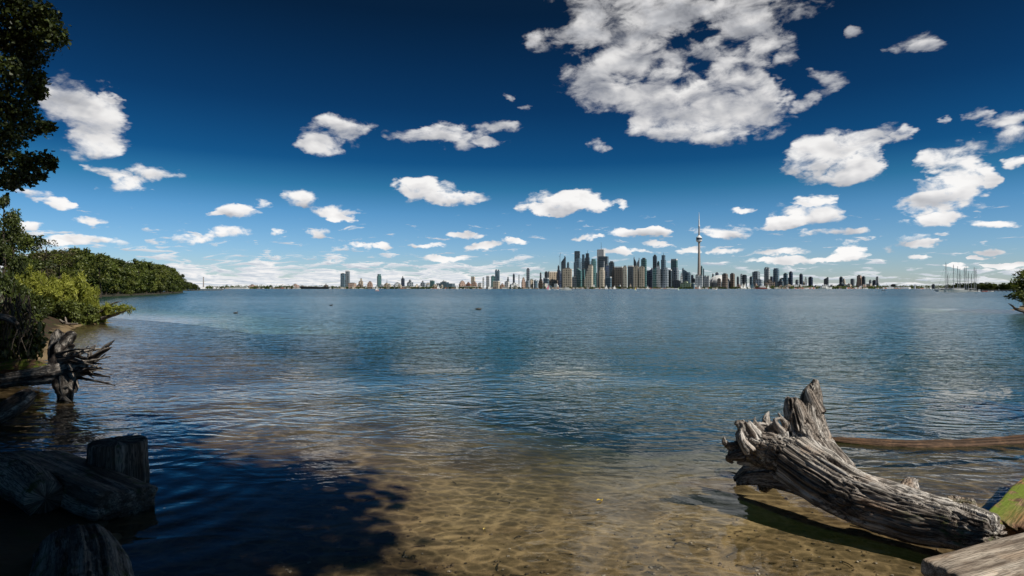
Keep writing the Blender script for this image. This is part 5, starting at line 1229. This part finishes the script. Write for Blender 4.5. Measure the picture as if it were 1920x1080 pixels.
sailboat(707, wy(545.6), 3.7, 'small sailboat with a red hull nearest on the left half of the harbour', hull=M_HULLR, rz=.3)
D = 1500
for px, dd, yt, rz, lab in ((822,1500,532.5,.5,'white sailboat, leftmost of the three below the long pale greenish hall'),(832.5,1550,532.5,2.2,'white sailboat with close hauled sails right in the middle of the trio'),(857,1450,533.5,.4,'white sailboat below the pinkish block, right end of the trio'),
    (918,1450,532.5,.5,'white sailboat below the glass twin towers'),(1137,1700,533.5,.4,'white sailboat below the cream waterfront tower'),(1152.5,1700,534.5,.6,'white sailboat below the brown ribbed hotel'),(1214.5,1650,535,.3,'white sailboat below the dark blue block'),(1312,1700,534,.5,'white sailboat at the foot of the needle tower'),
    (1392,1750,530.5,.4,'white sailboat at the left end of the cluster of sails'),(1397.5,1700,529,.7,'tallest white sailboat in the cluster of sails'),(1405,1720,532,.4,'short white sailboat in the middle of the cluster of sails'),(1411.5,1750,528.5,2.6,'white sailboat at the right end of the cluster of sails'),(1441,1700,532.5,.4,'white sailboat at the stern of the dark red excursion ship'),(1551,1500,532,.5,'white sailboat close in front of the white ferry'),(1746,1300,536,.4,'white sailboat by the trees left of the moored masts')):
    sailboat(px, dd, (HZ - yt) / F * dd + EYE, lab, rz=rz)
sailboat(1028.5, 700, 6.6, 'sailboat with a bright pink spinnaker near the white motor yacht', 'pink', rz=.3)
sailboat(1192, 560, 3.4, 'small dinghy with a yellow sail below the large beige block', 'yellow', rz=.5, jib=False)
sailboat(1272.8, 620, 3.0, 'small dinghy with a pale green sail below the dark green quay building', 'green', rz=.5, jib=False)
def motorboat(px, D, L, label, rz=0.1, hull=None, name='motor_yacht', decks=2, fly=True):
    e = empty(name, ((px - 960) / F * D, D, 0), rz); tag(e, label, 'boat'); b = MB(); hull_mesh(b, L, L * .27, L * .10); b.build('hull', hull or M_HULLW, e)
    z = L * .10
    for k in range(decks):
        w = L * (.11 - .02 * k); x0 = -L * (.34 - .06 * k); x1 = L * (.20 - .08 * k); h = L * .075
        c = MB(); c.prism([(x0, -w), (x1 * .8, -w), (x1, -w * .5), (x1, w * .5), (x1 * .8, w), (x0, w)], z, z + h); c.build('cabin', M_HULLW, e)
        g = MB(); g.prism([(x0 * .95, -w - .02), (x1 * .78, -w - .02), (x1 + .02, -w * .5), (x1 + .02, w * .5), (x1 * .78, w + .02), (x0 * .95, w + .02)], z + h * .35, z + h * .75); g.build('window_band', M_GLASS, e); z += h
    if fly: m = MB(); m.sweep([(-L*.1, 0, z), (-L*.12, 0, z + L*.09)], [.012*L, .006*L], 6); m.build('radar_mast', M_ALU, e)
motorboat(1061, wy(544.2), 10.5, 'white two decked motor yacht crossing below the plain beige slab', rz=math.pi + .1)
motorboat(1043, 900, 7, 'small white cruiser just left of the white motor yacht', name='cabin_cruiser', decks=1)
motorboat(1261, 1700, 16, 'white motorboat below the grey ribbed waterfront tower', .2, decks=1, name='motorboat')
motorboat(1268, 1650, 14, 'white motorboat just left of the dinghy with the pale green sail', .3, decks=1, name='motorboat')
motorboat(1340, wy(543.2), 7.5, 'white speedboat with a wake below the stadium dome', .1, decks=1, fly=False, name='speedboat')
motorboat(1657, wy(545.3), 3.0, 'small dark open motorboat alone on the right side of the harbour', .1, M_HULLB, decks=1, fly=False, name='motorboat')
motorboat(1427, 1900, 40, 'long dark red excursion ship below the broad two toned tower', math.pi + .05, M_HULLR, decks=2, name='excursion_ship')
motorboat(1548, 1700, 38, 'long white ferry behind the sailboat below the sloping topped dark tower', .05, decks=2, name='ferry')
e = empty('freighter', ((589 - 960) / F * 2300, 2300, 0), math.pi + .05); tag(e, 'long black lake freighter with a low deckhouse moored on the left', 'ship')
b = MB(); hull_mesh(b, 108, 15, 7, -.5); b.build('hull', M_DARKHULL, e); b = MB(); b.box(-50, -38, -6, 6, 7, 15); b.box(40, 46, -5, 5, 8, 13); b.build('deckhouse', FM['br'], e); b = MB(); b.lathe([(2, 15), (1.7, 20)], 12, -44, 0); b.build('funnel', M_STEEL, e)
b = MB()
for k in range(7): b.box(-30 + k * 9.5, -22 + k * 9.5, -5, 5, 7.5, 8.8)
b.build('hatches', M_ROOF, e)

# marina at right: moored yachts with bare masts, pier and the long white yacht
def moored(px, D, yt, label, L=None, rz=0.0):
    h = EYE + (HZ - yt) / F * D; L = L or h * .62; e = empty('moored_sailboat', ((px - 960) / F * D - L * .08 * math.cos(rz), D, 0), rz); tag(e, label, 'sailboat', 'yachts moored at the pier')
    b = MB(); hull_mesh(b, L, L * .28, L * .085); b.build('hull', M_HULLW, e)
    c = MB(); c.prism([(-L*.2, -L*.07), (L*.12, -L*.07), (L*.22, -L*.03), (L*.22, L*.03), (L*.12, L*.07), (-L*.2, L*.07)], L*.09, L*.135); c.build('cabin', M_GLASS, e)
    m = MB(); m.sweep([(L*.08, 0, 0), (L*.08, 0, h)], [.14, .10], 6); m.build('mast', M_ALU, e)
    m = MB(); m.sweep([(L*.08, 0, h*.12), (-L*.36, 0, h*.12)], [.10, .09], 6); m.build('boom', M_ALU, e)
    m = MB()
    for q in ((L*.48, 0, L*.1), (-L*.48, 0, L*.09), (L*.06, L*.13, L*.09), (L*.06, -L*.13, L*.09)): m.sweep([(L*.08, 0, h*.97), q], [.022, .022], 4)
    for zz in (.4, .68): m.sweep([(L*.08, -L*.09, h*zz), (L*.08, L*.09, h*zz)], [.03, .03], 4)
    m.build('rigging', M_STEEL, e)
MO = [(1774,310,491.5,0.2,'moored yacht with the tallest mast at the left end of the marina'),(1777.5,330,513,.5,'moored yacht with a short mast close beside the tallest mast'),(1788,315,496,0.1,'moored yacht with the second mast group from the left'),(1797,330,499,.9,'moored yacht with a slim mast left of the marina centre'),(1801,335,503.5,.8,'moored yacht with a lower mast just right of the slim one left of centre'),(1808.5,320,501,.2,'moored yacht with a thick mast at the marina centre'),
      (1813,340,498.5,1.1,'moored yacht with a tall thin mast just right of the thick central mast'),(1817,335,508,.9,'moored yacht with the shortest mast in the marina centre'),(1822.5,338,512.5,1.0,'moored yacht with a short mast before the right hand mast pair'),(1827,318,500,.2,'moored yacht with the left mast of the right hand pair'),(1830.5,325,502.5,.3,'moored yacht with the right mast of the right hand pair')]
for px, D, yt, rz, lab in MO: moored(px, D, yt, lab, rz=rz)
motorboat(1790, wy(547.8), 10.2, 'long white yacht lying in front of the moored masts', math.pi + .05, decks=1, fly=False)
motorboat(1822, wy(547.0), 5.2, 'small white cruiser right of the long white yacht', math.pi + .1, decks=1, fly=False, name='cabin_cruiser')
motorboat(1775, wy(546.6), 3.6, 'small dark launch at the left end of the marina', .4, M_HULLB, decks=1, fly=False, name='motorboat')
pr = empty('pier', ((1868 - 960) / F * 300, 300, 0)); tag(pr, 'dark timber pier running right from the moored yachts', 'pier')
b = MB(); b.box(-10.5, 13, -1, 1, .55, .85); b.build('deck', M_DARKHULL, pr); b = MB()
for k in range(12): b.lathe([(.14, -1), (.14, 1.1)], 8, -10 + 2 * k, -1.15)
b.build('piles', M_STEEL, pr)
for k, (px, D) in enumerate(((1846, 304), (1858, 306))):
    motorboat(px, D, 3.4, ('brown covered dinghy nearest the moored yachts along the pier', 'small pale dinghy farther right along the pier')[k], .1, (M_HULLR, M_HULLW)[k], decks=1, fly=False, name='dinghy')
wd = MB(); D = 420; wd.prism([((1752 - 960) / F * 470, 470), ((1990 - 960) / F * 400, 395), ((1990 - 960) / F * 520, 520), ((1752 - 960) / F * 560, 560)], -1, .6)
tag(wd.build('island_shore', mat_plain('island_earth', (.06, .055, .03), .9, .4, .3)), 'low dark island shore behind the moored yachts', kind='structure')
rn = random.Random(66)
for k in range(40):
    px = 1778 + k * 4.6 + rn.uniform(-2, 2); f = (px - 1752) / 238; Dk = 478 - 70 * f + rn.uniform(0, 25); top = rn.uniform(530, 534.5) if px > 1790 else rn.uniform(533, 536.5)
    h = EYE + (HZ - top) / F * Dk; place_tree(protos[k % 5], ((px - 960) / F * Dk, Dk, .4), (h / 9.7 * 1.7, h / 9.7 * 1.3, h / 9.7), rn.uniform(0, 6), M_TREE, 'low dark tree in the belt behind the moored yachts', 'trees behind the marina')
